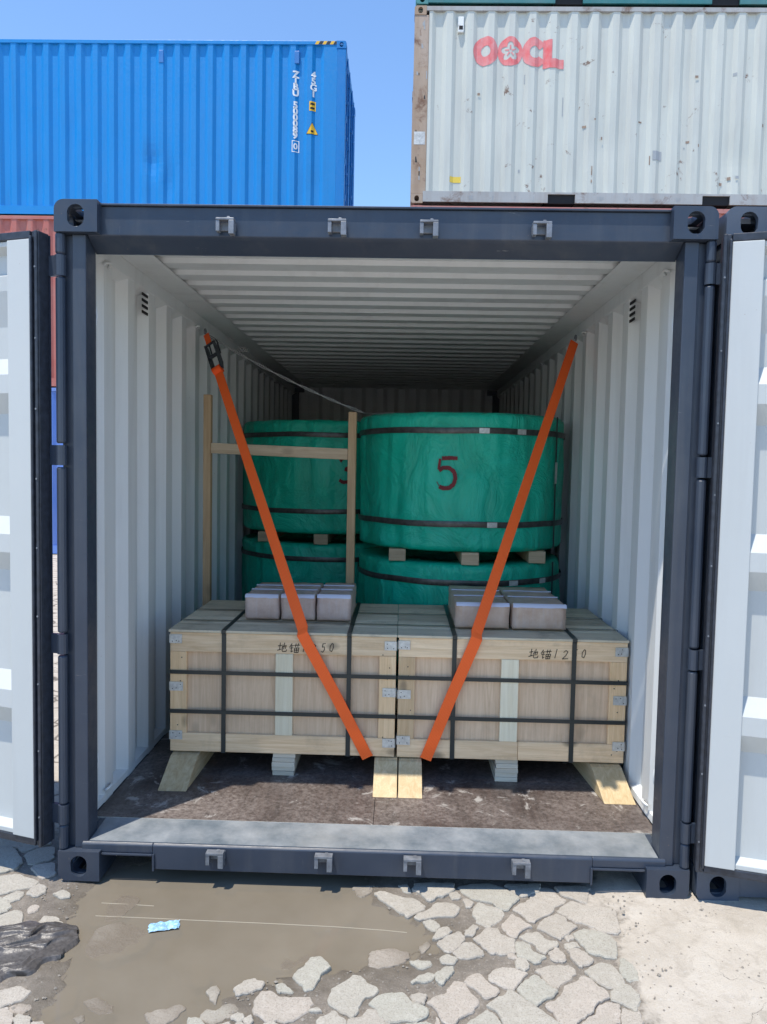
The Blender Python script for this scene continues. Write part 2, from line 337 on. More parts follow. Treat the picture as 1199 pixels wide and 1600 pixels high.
def casting(mb, X, Y, Z, sx, sy, sz, top, w=.162, d=.178, h=.118, t=.02):
    """corner casting with its apertures; X,Y,Z outer corner, s* = direction into the container"""
    r = .035; q = []
    # front plate (u along x, v along z), outer far corner rounded
    def corner(cu, cv, a0):
        return [(cu + r*math.cos(a0 + k*math.pi/10), cv + r*math.sin(a0 + k*math.pi/10)) for k in range(6)]
    fo = [(w, 0), (w, h)] + corner(r, h-r, math.pi/2)[0:] + [(0, 0)] if top else [(w, h), (0, h)] + corner(r, r, math.pi)[0:] + [(w, 0)]
    mb.plate(fo, [oval(w*.5, h*.5, .064, .082)], t, lambda u, v, e: (X+sx*u, Y+sy*e, Z+sz*(h-v if top else v)) if False else (X+sx*u, Y+sy*e, (Z-h+v) if top else (Z+v)))
    z0, z1 = (Z-h, Z) if top else (Z, Z+h)
    # outer side plate, with aperture, rounded like the front
    so_ = [(t, z0), (d, z0), (d, z1-(0 if not top else 0)), (t, z1)]
    zz0 = z0 + (0 if top else r*.6); zz1 = z1 - (r*.6 if top else 0)
    so_ = [(t+.0005, zz0), (d, zz0), (d, zz1), (t+.0005, zz1)]
    mb.plate(so_, [oval(d*.55, (z0+z1)/2, .052, .075)], t, lambda u, v, e: (X+sx*e, Y+sy*u, v))
    # top (or bottom) plate with aperture; the other one plain; inner cheek; back
    zt = Z-.001 if top else Z+.001
    mb.plate([(r*.7, t+.0005), (w, t+.0005), (w, d), (r*.7, d)], [oval(w*.52, d*.52, .06, .1)], .024, lambda u, v, e: (X+sx*u, Y+sy*v, zt-e if top else zt+e))
    zb = z0 if top else z1
    a, b = sorted((zb, zb+.02 if top else zb-.02)); mb.box(*sorted((X+sx*.0205, X+sx*w)), *sorted((Y+sy*(t+.0005), Y+sy*d)), a, b)
    mb.box(*sorted((X+sx*(w-.015), X+sx*(w-.0005))), *sorted((Y+sy*(t+.001), Y+sy*(d-.001))), z0+.0205, z1-.025)
    mb.box(*sorted((X+sx*.0205, X+sx*(w-.016))), *sorted((Y+sy*(d-.015), Y+sy*(d-.001))), z0+.0205, z1-.025)
    return mb
def text_mesh(txt, size, font_shear=0., bold=0.):
    cu = bpy.data.curves.new('t', 'FONT'); cu.body = txt; cu.size = size; cu.resolution_u = 3; cu.offset = bold; cu.align_x = 'CENTER'
    o = bpy.data.objects.new('t', cu); me = bpy.data.meshes.new_from_object(o); bpy.data.objects.remove(o); bpy.data.curves.remove(cu)
    return me
def wrap_flat(me, cuts, fn):
    """cut a flat mesh (in xy) along x = cut values, then map every vertex through fn(u, v)"""
    bm = bmesh.new(); bm.from_mesh(me); bmesh.ops.triangulate(bm, faces=bm.faces)
    xs = [v.co.x for v in bm.verts]
    for c in cuts:
        if min(xs) < c < max(xs):
            bmesh.ops.bisect_plane(bm, geom=bm.verts[:]+bm.edges[:]+bm.faces[:], plane_co=(c, 0, 0), plane_no=(1, 0, 0))
    for v in bm.verts: v.co = fn(v.co.x, v.co.y)
    bm.to_mesh(me); bm.free(); me.update(); return me

# ------------------------------------------------------------------ ground
def px(u, v, z=0.):                                       # survey helper: photograph pixel -> point on the ground plane
    d = Rm @ Vector(((u-599.5)/1170., 1, -(v-800)/1170.)); t = (z-CAM.z)/d.z; q = CAM + d*t; return (q.x, q.y)
PUD = [px(*q) for q in [(150, 1368), (128, 1400), (112, 1440), (98, 1480), (104, 1520), (92, 1560), (60, 1590), (40, 1640), (340, 1660), (350, 1560), (392, 1532), (430, 1528), (470, 1512), (505, 1502), (520, 1520), (565, 1510), (590, 1500), (640, 1492), (690, 1480), (668, 1452), (640, 1432), (612, 1424), (585, 1405), (570, 1380), (575, 1340), (400, 1335), (250, 1335)]]
def sdf(P, X, Y):
    X = np.asarray(X, float); Y = np.asarray(Y, float); d = np.full(X.shape, 1e9); ins = np.zeros(X.shape, bool); n = len(P)
    for i in range(n):
        (x0, y0), (x1, y1) = P[i], P[(i+1) % n]; ex, ey = x1-x0, y1-y0
        t = np.clip(((X-x0)*ex + (Y-y0)*ey)/(ex*ex+ey*ey), 0, 1); d = np.minimum(d, np.hypot(X-x0-t*ex, Y-y0-t*ey))
        c = ((y0 > Y) != (y1 > Y)); xi = x0 + (Y-y0)*ex/(ey if abs(ey) > 1e-12 else 1e-12); ins ^= c & (X < xi)
    return np.where(ins, -d, d)
SS = lambda a, b, x: (lambda t: t*t*(3-2*t))(np.clip((x-a)/(b-a), 0, 1))
# line beyond which packed dirt hides the pavers (right-hand side)
SL0, SL1 = px(950, 1378), px(1050, 1600)
def slabmask(X, Y):
    dx, dy = SL1[0]-SL0[0], SL1[1]-SL0[1]; L = math.hypot(dx, dy)
    nz_ = np.vectorize(lambda x, y: noise.fractal(Vector((x*4.2, y*4.2, 2.)), 1., 2., 4) if abs(x) < 4 and abs(y) < 3 else 0.)(X, Y)
    return SS(-.13, .06, ((Y-SL0[1])*dx - (X-SL0[0])*dy)/L + .13*nz_)
def fbm(x, y, s, z=0.): return noise.fractal(Vector((x*s, y*s, z)), 1.0, 2.0, 4)
WLEV = -.0135
def build_ground():
    xd = list(np.arange(-2.6, 2.6, .022)); yd = list(np.arange(-1.35, .35, .022))
    xs = [-400, -150, -60, -25, -12, -8, -5.5, -4, -3.2] + xd + [3.2, 4, 5.5, 8, 12, 25, 60, 150, 400]
    ys = [-400, -150, -60, -25, -12, -6, -4, -2.8, -2] + yd + [.6, 1.2, 2, 3, 4.5, 6.5, 9, 13, 20, 35, 80, 200, 600]
    nx, ny = len(xs), len(ys); X, Y = np.meshgrid(xs, ys)
    d = sdf(PUD, X, Y); sl = slabmask(X, Y)
    N1 = np.array([[fbm(x, y, 5) if abs(x) < 3 and -2 < y < 1 else 0 for x in xs] for y in ys]); N2 = np.array([[fbm(x, y, 22, 3.) if abs(x) < 3 and -2 < y < 1 else 0 for x in xs] for y in ys])
    near = (SS(0, .4, 2.6-np.abs(X)))*SS(0, .3, Y+1.35)*SS(0, .25, .6-Y)
    joint = -.0085 + .004*N1 + .003*N2
    h = joint*(1-sl) + sl*(.005 + .005*N1 + .0025*N2)
    h = h - .036*SS(.02, -.10, d + .03*N2) - .002*SS(.10, 0, d)
    Z = h*near + (1-near)*(.002)
    me = bpy.data.meshes.new('ground')
    v = np.stack([X, Y, Z], -1).reshape(-1, 3)
    f = [(j*nx+i, j*nx+i+1, (j+1)*nx+i+1, (j+1)*nx+i) for j in range(ny-1) for i in range(nx-1)]
    me.from_pydata([tuple(p) for p in v.tolist()], [], f); me.update()
    for nm, arr in (('slab', np.maximum(sl, 1-near)), ('wet', SS(.22, .0, d + .06*N1)*.85*(1-sl)), ('far', (1-near)*(X < 1.1))):
        a = me.attributes.new(nm, 'FLOAT', 'POINT'); a.data.foreach_set('value', arr.astype(np.float32).ravel())
    return link('ground', me, GROUND, None, True)
ground = tag(build_ground(), 'yard ground of packed dirt with broken concrete pavers', None, None, 'structure')
def puddle():
    xs = np.arange(-1.9, .75, .05); ys = np.arange(-1.3, .35, .05); v = []; f = []; idx = {}
    for j, y in enumerate(ys):
        for i, x in enumerate(xs): v.append((x, y, WLEV))
    D = sdf(PUD, *np.meshgrid(xs+.025, ys+.025)); n = len(xs)
    f = [(j*n+i, j*n+i+1, (j+1)*n+i+1, (j+1)*n+i) for j in range(len(ys)-1) for i in range(n-1) if D[j, i] < .34]
    used = sorted({k for q in f for k in q}); mp = {k: i for i, k in enumerate(used)}
    return mesh('puddle', [v[k] for k in used], [tuple(mp[k] for k in q) for q in f], WATER, None, True)
tag(puddle(), 'shallow puddle of brown muddy water in front of the container', None, None, 'structure')

STONES = {  # outlines surveyed in the photograph: origin, scale, list of outlines
 'A': ((0, 1300), 3.997, [
  [(-60,275),(0,275),(110,258),(240,300),(210,335),(110,350),(40,375),(-60,390)],[(165,375),(235,315),(285,330),(285,365),(230,390)],[(20,400),(110,358),(150,370),(125,410),(75,425),(40,420)],
  [(-70,400),(0,400),(40,420),(70,450),(50,480),(0,500),(-70,505)],[(-90,530),(0,515),(100,480),(145,500),(130,570),(110,600),(0,615),(-90,625)],[(235,560),(280,520),(360,530),(405,590),(330,610),(270,635),(235,600)],
  [(340,380),(390,363),(440,380),(430,400),(380,405)],[(170,480),(210,447),(245,455),(230,480),(190,500)],[(-80,1000),(0,985),(120,955),(190,985),(150,1030),(60,1060),(0,1085),(-80,1080)],
  [(235,1060),(330,980),(440,930),(490,940),(460,1060),(300,1145)],[(515,1045),(600,1005),(700,1060),(695,1105),(610,1115)],[(60,1075),(130,1055),(190,1060),(190,1090),(130,1120),(80,1110)],
  [(905,1110),(1000,1090),(1110,1060),(1165,1070),(1090,1150),(1000,1195),(950,1190)],[(320,860),(380,840),(420,880),(330,940),(270,970)],
  [(-60,90),(0,90),(80,85),(145,180),(100,225),(0,250),(-60,255)],[(155,135),(250,98),(340,90),(335,165),(185,198)],[(195,212),(340,190),(350,260),(255,285)],[(0,20),(90,0),(240,10),(330,60),(240,88),(140,120),(95,85),(0,80)],
  [(-20,1100),(50,1085),(85,1150),(60,1230),(-20,1230)],[(200,1185),(280,1180),(300,1240),(200,1240)],[(105,1140),(185,1150),(190,1230),(80,1230)],[(460,1140),(520,1115),(530,1150),(490,1175)],[(300,1170),(400,1150),(430,1240),(310,1250)],[(700,1170),(800,1140),(850,1180),(800,1260),(700,1260)]]),
 'B': ((300, 1350), 4.796, [
  [(750,820),(850,760),(890,700),(970,695),(1035,765),(980,810),(910,920),(850,935),(820,890)],[(320,920),(380,875),(470,855),(545,880),(520,920),(440,945),(350,970)],
  [(470,1020),(520,940),(590,940),(660,985),(780,985),(870,985),(905,1030),(890,1065),(830,1110),(750,1165),(560,1170),(510,1120),(470,1105)],[(635,895),(690,890),(755,950),(650,950)],
  [(55,1135),(110,1070),(180,1080),(240,1030),(320,1025),(350,1075),(270,1130),(170,1180),(120,1160)],[(110,930),(180,890),(210,930),(175,1020),(130,980)],[(-30,1150),(40,1150),(100,1199),(110,1270),(-30,1270)],[(880,1090),(930,1075),(965,1090),(920,1105)],
  [(540,1195),(600,1175),(680,1210),(690,1290),(540,1290)],[(0,720),(60,700),(150,770),(120,860),(30,880),(-10,800)],[(300,1130),(350,1100),(390,1140),(340,1175)],[(390,1150),(440,1120),(465,1165),(420,1195)],[(330,1185),(390,1180),(400,1220),(330,1230)],[(180,1200),(290,1190),(310,1280),(170,1290)]]),
 'C': ((500, 1350), 4.796, [
  [(55,1020),(100,930),(200,880),(250,835),(310,845),(370,900),(440,920),(420,970),(330,1000),(280,1100),(240,1135),(190,1110),(100,1060)],[(370,1045),(420,1000),(500,970),(630,965),(680,1030),(800,1070),(790,1130),(720,1175),(640,1165),(540,1180),(470,1150),(430,1080)],
  [(200,1165),(330,1130),(360,1080),(430,1090),(480,1170),(540,1200),(520,1290),(210,1290)],[(805,1040),(850,1000),(940,970),(1000,870),(1080,880),(1130,960),(1190,1010),(1150,1100),(1050,1140),(1010,1199),(960,1199),(910,1150),(880,1080)],
  [(370,745),(380,640),(520,610),(660,640),(665,680),(620,720),(520,750),(440,760)],[(410,215),(460,195),(540,215),(620,240),(700,245),(790,295),(770,330),(700,360),(660,390),(600,350),(500,290)],[(585,150),(660,145),(680,200),(640,205)],
  [(700,190),(720,140),(1005,140),(990,200),(930,235),(880,240),(830,275),(790,250),(760,210)],[(710,390),(740,365),(830,330),(870,280),(980,285),(1050,320),(1010,380),(880,385),(830,400),(760,405)],[(775,420),(840,412),(900,450),(870,490),(810,470)],
  [(845,545),(900,470),(960,465),(985,500),(960,525),(890,550)],[(885,575),(970,527),(1050,495),(1085,540),(1060,590),(1010,640),(960,650),(910,610)],[(905,700),(960,675),(1030,700),(1000,740),(920,740)],[(865,830),(920,780),(990,765),(995,810),(920,890),(880,870)],
  [(680,885),(770,820),(860,815),(830,870)],[(680,985),(740,965),(800,980),(780,1045),(710,1030)],[(1075,880),(1180,810),(1250,850),(1270,895),(1210,945),(1140,915)] if False else [(690,720),(700,745),(760,775),(830,750),(820,715)],[(240,150),(410,145),(400,185),(300,235)],[(970,220),(1010,200),(1060,230),(1040,255),(990,250)],
  [(-15,1160),(110,1105),(190,1180),(180,1290),(-15,1290)],[(740,600),(800,560),(830,590),(770,650)],[(640,1195),(780,1180),(860,1200),(840,1290),(620,1290)],[(870,1130),(910,1190),(930,1290),(870,1290)]]),
 'D': ((700, 1350), 4.796, [
  [(80,160),(200,145),(320,145),(400,175),(540,250),(490,290),(450,345),(370,325),(320,280),(190,260),(110,205)],[(420,150),(690,150),(680,205),(550,240),(490,210)],[(485,335),(540,300),(590,280),(630,215),(700,170),(780,175),(830,235),(885,265),(870,290),(800,320),(770,370),(690,400),(650,430),(600,415),(550,370)],
  [(190,330),(230,280),(290,310),(380,320),(425,365),(380,420),(310,465),(220,430),(190,370)],[(400,460),(440,420),(480,375),(530,400),(560,430),(625,465),(590,480),(530,510),(510,545),(450,520)],[(670,470),(720,410),(800,365),(880,395),(900,430),(970,460),(920,500),(880,530),(840,560),(780,530),(720,490)],
  [(540,545),(590,510),(680,510),(740,570),(820,580),(820,610),(760,630),(730,665),(670,640),(650,600)],[(510,580),(560,575),(620,610),(650,660),(725,685),(700,720),(650,735),(600,710),(530,690),(515,650)],[(190,555),(250,520),(300,475),(380,490),(400,530),(500,560),(495,610),(500,655),(400,670),(310,655),(260,605)],
  [(760,665),(820,625),(880,685),(860,725),(790,715)],[(505,730),(520,700),(590,720),(610,755),(580,795),(520,770)],[(660,790),(740,760),(830,755),(920,755),(965,800),(920,850),(860,880),(815,930),(760,895),(700,830)],[(305,840),(350,790),(480,775),(595,815),(545,860),(490,940),(390,905),(330,875)],
  [(520,940),(570,880),(660,830),(720,870),(760,920),(820,950),(780,990),(700,1020),(670,1055),(600,1020)],[(120,880),(170,830),(230,810),(280,850),(310,890),(380,930),(360,975),(280,1000),(240,960),(170,910)],[(725,1050),(800,1020),(850,990),(880,910),(970,880),(1010,840),(1080,870),(1120,910),(1199,960),(1210,1000),(1110,1040),(1080,1110),(1000,1160),(960,1199),(850,1199),(800,1110)],
  [(300,1060),(350,1010),(420,990),(460,945),(540,985),(590,1030),(700,1090),(780,1150),(850,1199),(800,1290),(470,1290),(380,1110)],[(925,690),(900,640),(980,630),(1030,660),(1090,710),(1060,745),(990,765),(950,720)],[(130,1195),(200,1150),(290,1085),(350,1120),(430,1230),(400,1290),(130,1290)],[(40,660),(110,590),(170,575),(240,620),(270,665),(200,690),(110,700)],
  [(795,165),(1060,165),(1040,300),(960,265),(900,245),(850,225)],[(820,350),(870,300),(930,270),(1030,310),(1250,330),(1290,520),(1130,500),(1050,450),(960,430),(900,390)],[(940,520),(1010,490),(1100,500),(1250,550),(1270,700),(1199,690),(1060,660),(1000,590)],[(1030,800),(1080,760),(1150,735),(1250,760),(1330,880),(1250,925),(1199,920),(1110,870)],
  [(870,540),(930,520),(950,545),(900,565)],[(880,590),(960,580),(990,615),(890,625)],[(1130,1060),(1210,1030),(1300,1050),(1280,1199),(1050,1290),(980,1230),(1040,1160),(1110,1120)],[(450,670),(510,672),(515,695),(465,695)],[(1275,905),(1360,895),(1440,1000),(1410,1100),(1325,1045),(1230,1012),(1222,958)],[(1295,700),(1400,720),(1430,860),(1350,868),(1285,790)],[(1315,1070),(1400,1115),(1440,1110),(1470,1260),(1290,1270),(1295,1190)],[(130,500),(190,450),(225,470),(200,520),(140,530)],[(120,255),(195,280),(170,315),(130,310)]]),
}
def chaikin(P, a=.22):
    Q = []
    for i in range(len(P)):
        p, q = P[i], P[(i+1) % len(P)]
        Q += [(p[0]+(q[0]-p[0])*a, p[1]+(q[1]-p[1])*a), (p[0]+(q[0]-p[0])*(1-a), p[1]+(q[1]-p[1])*(1-a))]
    return Q
def resample(P, step):
    Q = []
    for i in range(len(P)):
        p, q = P[i], P[(i+1) % len(P)]; n = max(1, int(round(math.hypot(q[0]-p[0], q[1]-p[1])/step)))
        Q += [(p[0]+(q[0]-p[0])*k/n, p[1]+(q[1]-p[1])*k/n) for k in range(n)]
    return Q
def stone(P, ztop, grow=.0035):
    area = sum(P[i][0]*P[(i+1) % len(P)][1]-P[(i+1) % len(P)][0]*P[i][1] for i in range(len(P)))
    if area < 0: P = P[::-1]
    per = sum(math.hypot(P[i][0]-P[i-1][0], P[i][1]-P[i-1][1]) for i in range(len(P)))
    P = resample(chaikin(P, .13), max(.006, per/46)); n = len(P)
    P = [(x + .006*noise.noise(Vector((x*55, y*55, 1))) + .0025*noise.noise(Vector((x*170, y*170, 1))), y + .006*noise.noise(Vector((x*55, y*55, 5))) + .0025*noise.noise(Vector((x*170, y*170, 5)))) for x, y in P]
    cx = sum(p[0] for p in P)/n; cy = sum(p[1] for p in P)/n; R = per/6.3
    tx, ty = random.uniform(-.03, .03), random.uniform(-.03, .03); s0 = 1 + grow/R; s1 = s0 - min(.25, .0035/R); s2 = s0 - min(.5, .016/R)
    v = []
    for s, dz, am in ((s0, -.05, 0), (s0, -.0045, .002), (s1, -.0006, .0015), (s2, 0, .001)):
        for x, y in P:
            xx, yy = cx+(x-cx)*s, cy+(y-cy)*s
            v.append((xx, yy, ztop + dz + (am*noise.noise(Vector((xx*25, yy*25, 9))) + tx*(xx-cx) + ty*(yy-cy) if dz > -.04 else 0)))
    v.append((cx, cy, ztop+.0005)); f = []
    for k in range(3):
        for i in range(n): j = (i+1) % n; f.append((k*n+i, k*n+j, (k+1)*n+j, (k+1)*n+i))
    f += [(3*n+i, 3*n+(i+1) % n, 4*n) for i in range(n)]
    o = mesh('paving_stone', v, f, STONE, ground, False); me = o.data
    A = np.array(v); w = SS(.05, -.05, sdf(PUD, A[:, 0], A[:, 1])); wz = SS(.007, -.002, A[:, 2]-WLEV-.002)
    at = me.attributes.new('wet', 'FLOAT', 'POINT'); at.data.foreach_set('value', np.clip(wz*(SS(.3, 0, sdf(PUD, A[:, 0], A[:, 1]))), 0, .9).astype(np.float32))
    return o
WET = {('A', 9): -.0145, ('A', 10): -.0115, ('A', 13): -.0115, ('B', 9): -.0155, ('A', 11): -.008, ('A', 12): -.009, ('C', 17): -.009, ('C', 4): -.0085, ('B', 5): -.008, ('B', 4): -.008, ('C', 20): -.009, ('A', 21): -.0105, ('A', 23): -.0155, ('A', 22): -.0145}
PLACED = []
for key, ((ox, oy), sc, lst) in STONES.items():
    for i, P in enumerate(lst):
        W_ = [px(ox+u/sc, oy+v/sc) for u, v in P]; PLACED.append((sum(p[0] for p in W_)/len(W_), sum(p[1] for p in W_)/len(W_), W_))
        stone(W_, WET.get((key, i), random.uniform(-.003, .002)), .0045 if key == 'D' else .005)
def fill_stones():                                        # the same paving going on beside and beyond the surveyed part
    cells = []
    for j in range(-5, 14):
        for i in range(-16, 9):
            x = i*.215 + (.107 if j % 2 else 0) + random.uniform(-.05, .05) - .02; y = j*.19 + random.uniform(-.045, .045) - .72
            cells.append((x, y))
    for x, y in cells:
        dp_ = float(sdf(PUD, np.array([x]), np.array([y]))[0]); rim = -.2 < dp_ < .02 and y < -.12
        if x > -1.27 and y > -.66 and not rim: continue
        if y > .45 and x > -1.3: continue
        if x < -2.5 or y < -1.25 or y > 1.6 or x > 1.0: continue
        if float(slabmask(np.array(x), np.array(y))) > .3: continue
        if dp_ < -.03 and not rim: continue
        if any(float(sdf(W_, np.array([x]), np.array([y]))[0]) < .085 for _, _, W_ in PLACED if abs(_-y) < 1): continue
        near = sorted(((cx-x)**2+(cy-y)**2, cx, cy) for cx, cy in cells if (cx, cy) != (x, y))[:9]
        pts = []
        for k in range(18):
            a = 2*math.pi*k/18; r = .2
            for d2, cx, cy in near:
                dd = math.sqrt(d2); pr = (math.cos(a)*(cx-x)+math.sin(a)*(cy-y))/dd
                if pr > .05: r = min(r, (dd*.5-.011)/pr)
            r *= 1 + .07*noise.noise(Vector((x*9+math.cos(a)*1.3, y*9+math.sin(a)*1.3, 0))); pts.append((x+r*math.cos(a), y+r*math.sin(a)))
        stone(pts, random.uniform(-.0175, -.0125) if rim else random.uniform(-.004, .002), .0035)
fill_stones()
GRIT = plain('grey_brown_grit', (.27, .24, .20), .9, var=.35, bsc=40)
def grit():                                               # loose gravel in the joints
    v = []; f = []
    for _ in range(2600):
        x = random.uniform(-1.3, 1.3); y = random.uniform(-.95, .05); k = random.random()
        d = float(sdf(PUD, np.array([x]), np.array([y]))[0])
        if d < .0 or x > .95 and random.random() < .35: continue
        r = random.choice([.002, .003, .003, .004, .006]) * random.uniform(.7, 1.3); n = len(v); z = -.008 if x < .9 else .004
        q = [Vector((random.gauss(0, 1), random.gauss(0, 1), random.gauss(0, 1))).normalized() for _ in range(1)]
        for s in ((1, 0, 0), (-1, 0, 0), (0, 1, 0), (0, -1, 0), (0, 0, .8), (0, 0, -.8)):
            v.append((x+s[0]*r*random.uniform(.7, 1.3), y+s[1]*r*random.uniform(.7, 1.3), z+s[2]*r))
        for a, b, c in ((0, 2, 4), (2, 1, 4), (1, 3, 4), (3, 0, 4), (2, 0, 5), (1, 2, 5), (3, 1, 5), (0, 3, 5)): f.append((n+a, n+b, n+c))
    o = mesh('gravel', v, f, GRIT, ground); o['kind'] = 'stuff'; return o
grit()

# ------------------------------------------------------------------ the open container
HT = 2.60; LEN = 6.058; FL = .16
C = empty('shipping_container', (0, 3, 0), 'open navy blue shipping container with white interior, loaded with crates and green coils', 'container')
for sx in (-1, 1):
    for top in (0, 1):
        casting(MB(), sx*1.219, 0, HT if top else 0, -sx, 1, 1, top).build('corner_casting', NAVY, C, bevel=.0025)
        casting(MB(), sx*1.219, LEN, HT if top else 0, -sx, -1, 1, top).build('corner_casting', NAVY, C)
    # front corner post: folded profile with hinge recess (x measured from the outside inwards)
    P = [(1.211, .045), (1.165, .045), (1.165, .03), (1.112, .03), (1.112, .125), (1.165, .125), (1.165, .16), (1.211, .16)]
    MB().prism([(sx*x, y) for x, y in P], 2, .1185, HT-.1185).build('corner_post', NAVY, C, bevel=.004)
    MB().box(*sorted((sx*1.211, sx*1.12)), LEN-.14, LEN-.01, .1185, HT-.1185).build('corner_post', NAVY, C, bevel=.004)
    # four hinge pins standing in the post's outer recess, with knuckles on the doors
    segs = [(HT-.1185, 2.405), (2.32, 1.70), (1.61, .975), (.885, .30), (.215, .119)]
    for z1, z0 in segs: MB().tube([(sx*1.205, .0225, z0), (sx*1.205, .0225, z0+.006), (sx*1.205, .0225, z1-.006), (sx*1.205, .0225, z1)], [.014, .018, .018, .014], 12).build('hinge_pin_cover', NAVY, C, smooth=False)
    # walls
    pr = corr_pts(LEN-.285, off=.10)
    mb = MB(); n = len(pr)
    for side, (xo, mi) in enumerate(((1.212, 0), (1.2085, 1))):
        v = []; 
        for (a, dpt) in pr: v += [(sx*(xo-dpt), .15+a, .155), (sx*(xo-dpt), .15+a, HT-.06)]
        mb.add(v, [(2*i, 2*i+2, 2*i+3, 2*i+1) for i in range(n-1)], mi)
    mb.build('side_wall', [NAVY, INWHITE], C)
    mb = MB().box(*sorted((sx*1.219, sx*1.1725)), .1785, LEN-.1785, .03, .154); mb.build('bottom_side_rail', NAVY, C, bevel=.004)
    MB().box(*sorted((sx*1.219, sx*1.213)), .1785, LEN-.1785, HT-.13, HT-.02).build('top_side_rail', NAVY, C)
    MB().prism([(sx*1.208, HT-.165), (sx*1.165, HT-.13), (sx*1.165, HT-.058), (sx*1.208, HT-.058)], 1, .1265, LEN-.15).build('inner_top_rail', INWHITE, C, bevel=.004)
    MB().prism([(sx*1.176, FL), (sx*1.168, FL+.004), (sx*1.172, FL+.03), (sx*1.208, FL+.05), (sx*1.208, FL)], 1, .1605, LEN-.15).build('inner_bottom_rail', INWHITE, C)
    # white inner reveal of the post
    MB().box(*sorted((sx*1.206, sx*1.150)), .1265, .1745, FL, HT-.167).build('post_reveal', INWHITE, C, bevel=.004)
    MB().box(*sorted((sx*1.2075, sx*1.162)), .1765, .258, FL+.03, HT-.167).build('post_reveal', INWHITE, C, bevel=.006)
    # lashing rings low and high, lashing bars
    for yy in (.36, 1.75, 3.1, 4.5):
        for zz in (FL+.055, HT-.15):
            pts = [(sx*(1.166-.018*math.sin(a)), yy+.028*math.cos(a), zz + (.0)*a + .012*math.sin(a)) for a in [math.pi*k/8 for k in range(9)]]
            MB().tube(pts, .006, 6).build('lashing_ring', INWHITE, C, smooth=True)
    pts = [(sx*(1.150-.03*math.sin(math.pi*k/6)), .15, .42+.05*math.cos(math.pi*k/6)) for k in range(7)]
    MB().tube(pts, .006, 6).build('lashing_ring', INWHITE, C, smooth=True)
    MB().tube([(p[0], p[1], p[2]+1.78) for p in pts], .006, 6).build('lashing_ring', INWHITE, C, smooth=True)
    # ventilator: dark bars on the wall, painting the shade inside its slots
    for k in range(4): box('vent_slot', *sorted((sx*1.1755, sx*1.1715)), .815, .895, 2.352+k*.028, 2.365+k*.028, DARK, C, bevel=0)
# roof: transverse corrugation, outer navy and inner white skin
pr = corr_pts(LEN-.15, .209, .02, .091, .014, off=.05); mb = MB(); n = len(pr)
for z0, mi in ((HT-.03, 0), (HT-.034, 1)):
    v = []
    for a, dp in pr: v += [(-1.213, .13+a, z0-dp), (1.213, .13+a, z0-dp)]
    mb.add(v, [(2*i, 2*i+2, 2*i+3, 2*i+1) for i in range(n-1)], mi)
mb.build('roof', [NAVY, INWHITE], C)
# roof corrugation dies out before the side rails: flat inner margins
for sx in (-1, 1): MB().prism([(sx*1.164, HT-.0585), (sx*1.02, HT-.0585), (sx*1.04, HT-.0615), (sx*1.164, HT-.0645)], 1, .1265, LEN-.15).build('roof_margin', INWHITE, C)
# back wall
pr = corr_pts(2.36, .25, .04, .07, .05); v = []; n = len(pr)
for a, dp in pr: v += [(-1.18+a, LEN-.09-dp, .12), (-1.18+a, LEN-.09-dp, HT-.05)]
mb = MB().add(v, [(2*i, 2*i+2, 2*i+3, 2*i+1) for i in range(n-1)], 1).add([(x, y+.004, z) for x, y, z in v], [(2*i, 2*i+2, 2*i+3, 2*i+1) for i in range(n-1)], 0)
mb.build('end_wall', [NAVY, INWHITE], C)
# header over the doors
H0 = 1.0565
hd = MB().prism([(.040, HT-.012), (.040, HT-.118), (.052, HT-.126), (.122, HT-.165), (.122, HT-.012)], 0, -1.111, 1.111)
hd = hd.build('door_header', NAVY, C, bevel=.003)
MB().box(-H0, H0, .0285, .120, HT-.0115, HT-.0045).build('rain_gutter', NAVY, hd, bevel=.001)
MB().box(-1.111, 1.111, .1225, .1260, HT-.166, HT-.03).build('header_back', NAVY, hd)
# sill
POK = (.855, 1.035)
sl = MB()
prf = [(.022, .044), (.022, .138), (.030, .146), (.20, .158), (.20, .044)]
sl.prism(prf, 0, -POK[0]+.0, POK[0])
for sx in (-1, 1):
    sl.prism([(.022, .108), (.022, .138), (.030, .146), (.20, .158), (.20, .108)], 0, sx*POK[0] + sx*.0002, sx*1.135)
sill = sl.build('door_sill', [NAVY], C, bevel=.003)
MB().prism([(.033, .1468), (.033, .1485), (.2, .1605), (.2, .1585)], 0, -1.108, 1.108).build('sill_plate', NAVY_SILL, sill)
for sx in (-1, 1):
    fp = MB(); x0, x1 = sorted((sx*(POK[0]+.001), sx*1.054))
    fp.box(x0, x1, .014, .0215, .100, .1075).box(*sorted((sx*(POK[0]-.008), sx*(POK[0]))), .014, .0215, .040, .1075)
    fp.box(x0, x1, .0235, .19, .1005, .1072); fp.build('fork_pocket_rim', NAVY, sill, bevel=.001)
    box('pocket_back', x0, x1, .191, .197, .02, .1075, DARK, sill, bevel=0)
def keeper(parent, x, z, y, up):
    k = MB(); w = .034
    k.box(x-w, x+w, y-.012, y-.0005, z-.012, z+.018)
    k.box(x-w, x-w+.014, y-.042, y-.0125, z-.022, z+.018); k.box(x+w-.020, x+w, y-.046, y-.0125, z-.032, z+.018)
    k.box(x-w, x+w, y-.044, y-.0125, z+.0185, z+.027); k.box(x+.004, x+.016, y-.03, y-.0125, z+.0275, z+.036 if up else z+.029)
    return k.build('cam_keeper', STEEL, parent, bevel=.002)
for x in (-.582, -.168, .170, .583): keeper(hd, x, HT-.088, .040, True)
for x in (-.602, -.182, .160, .576): keeper(sill, x, .112, .022, False)
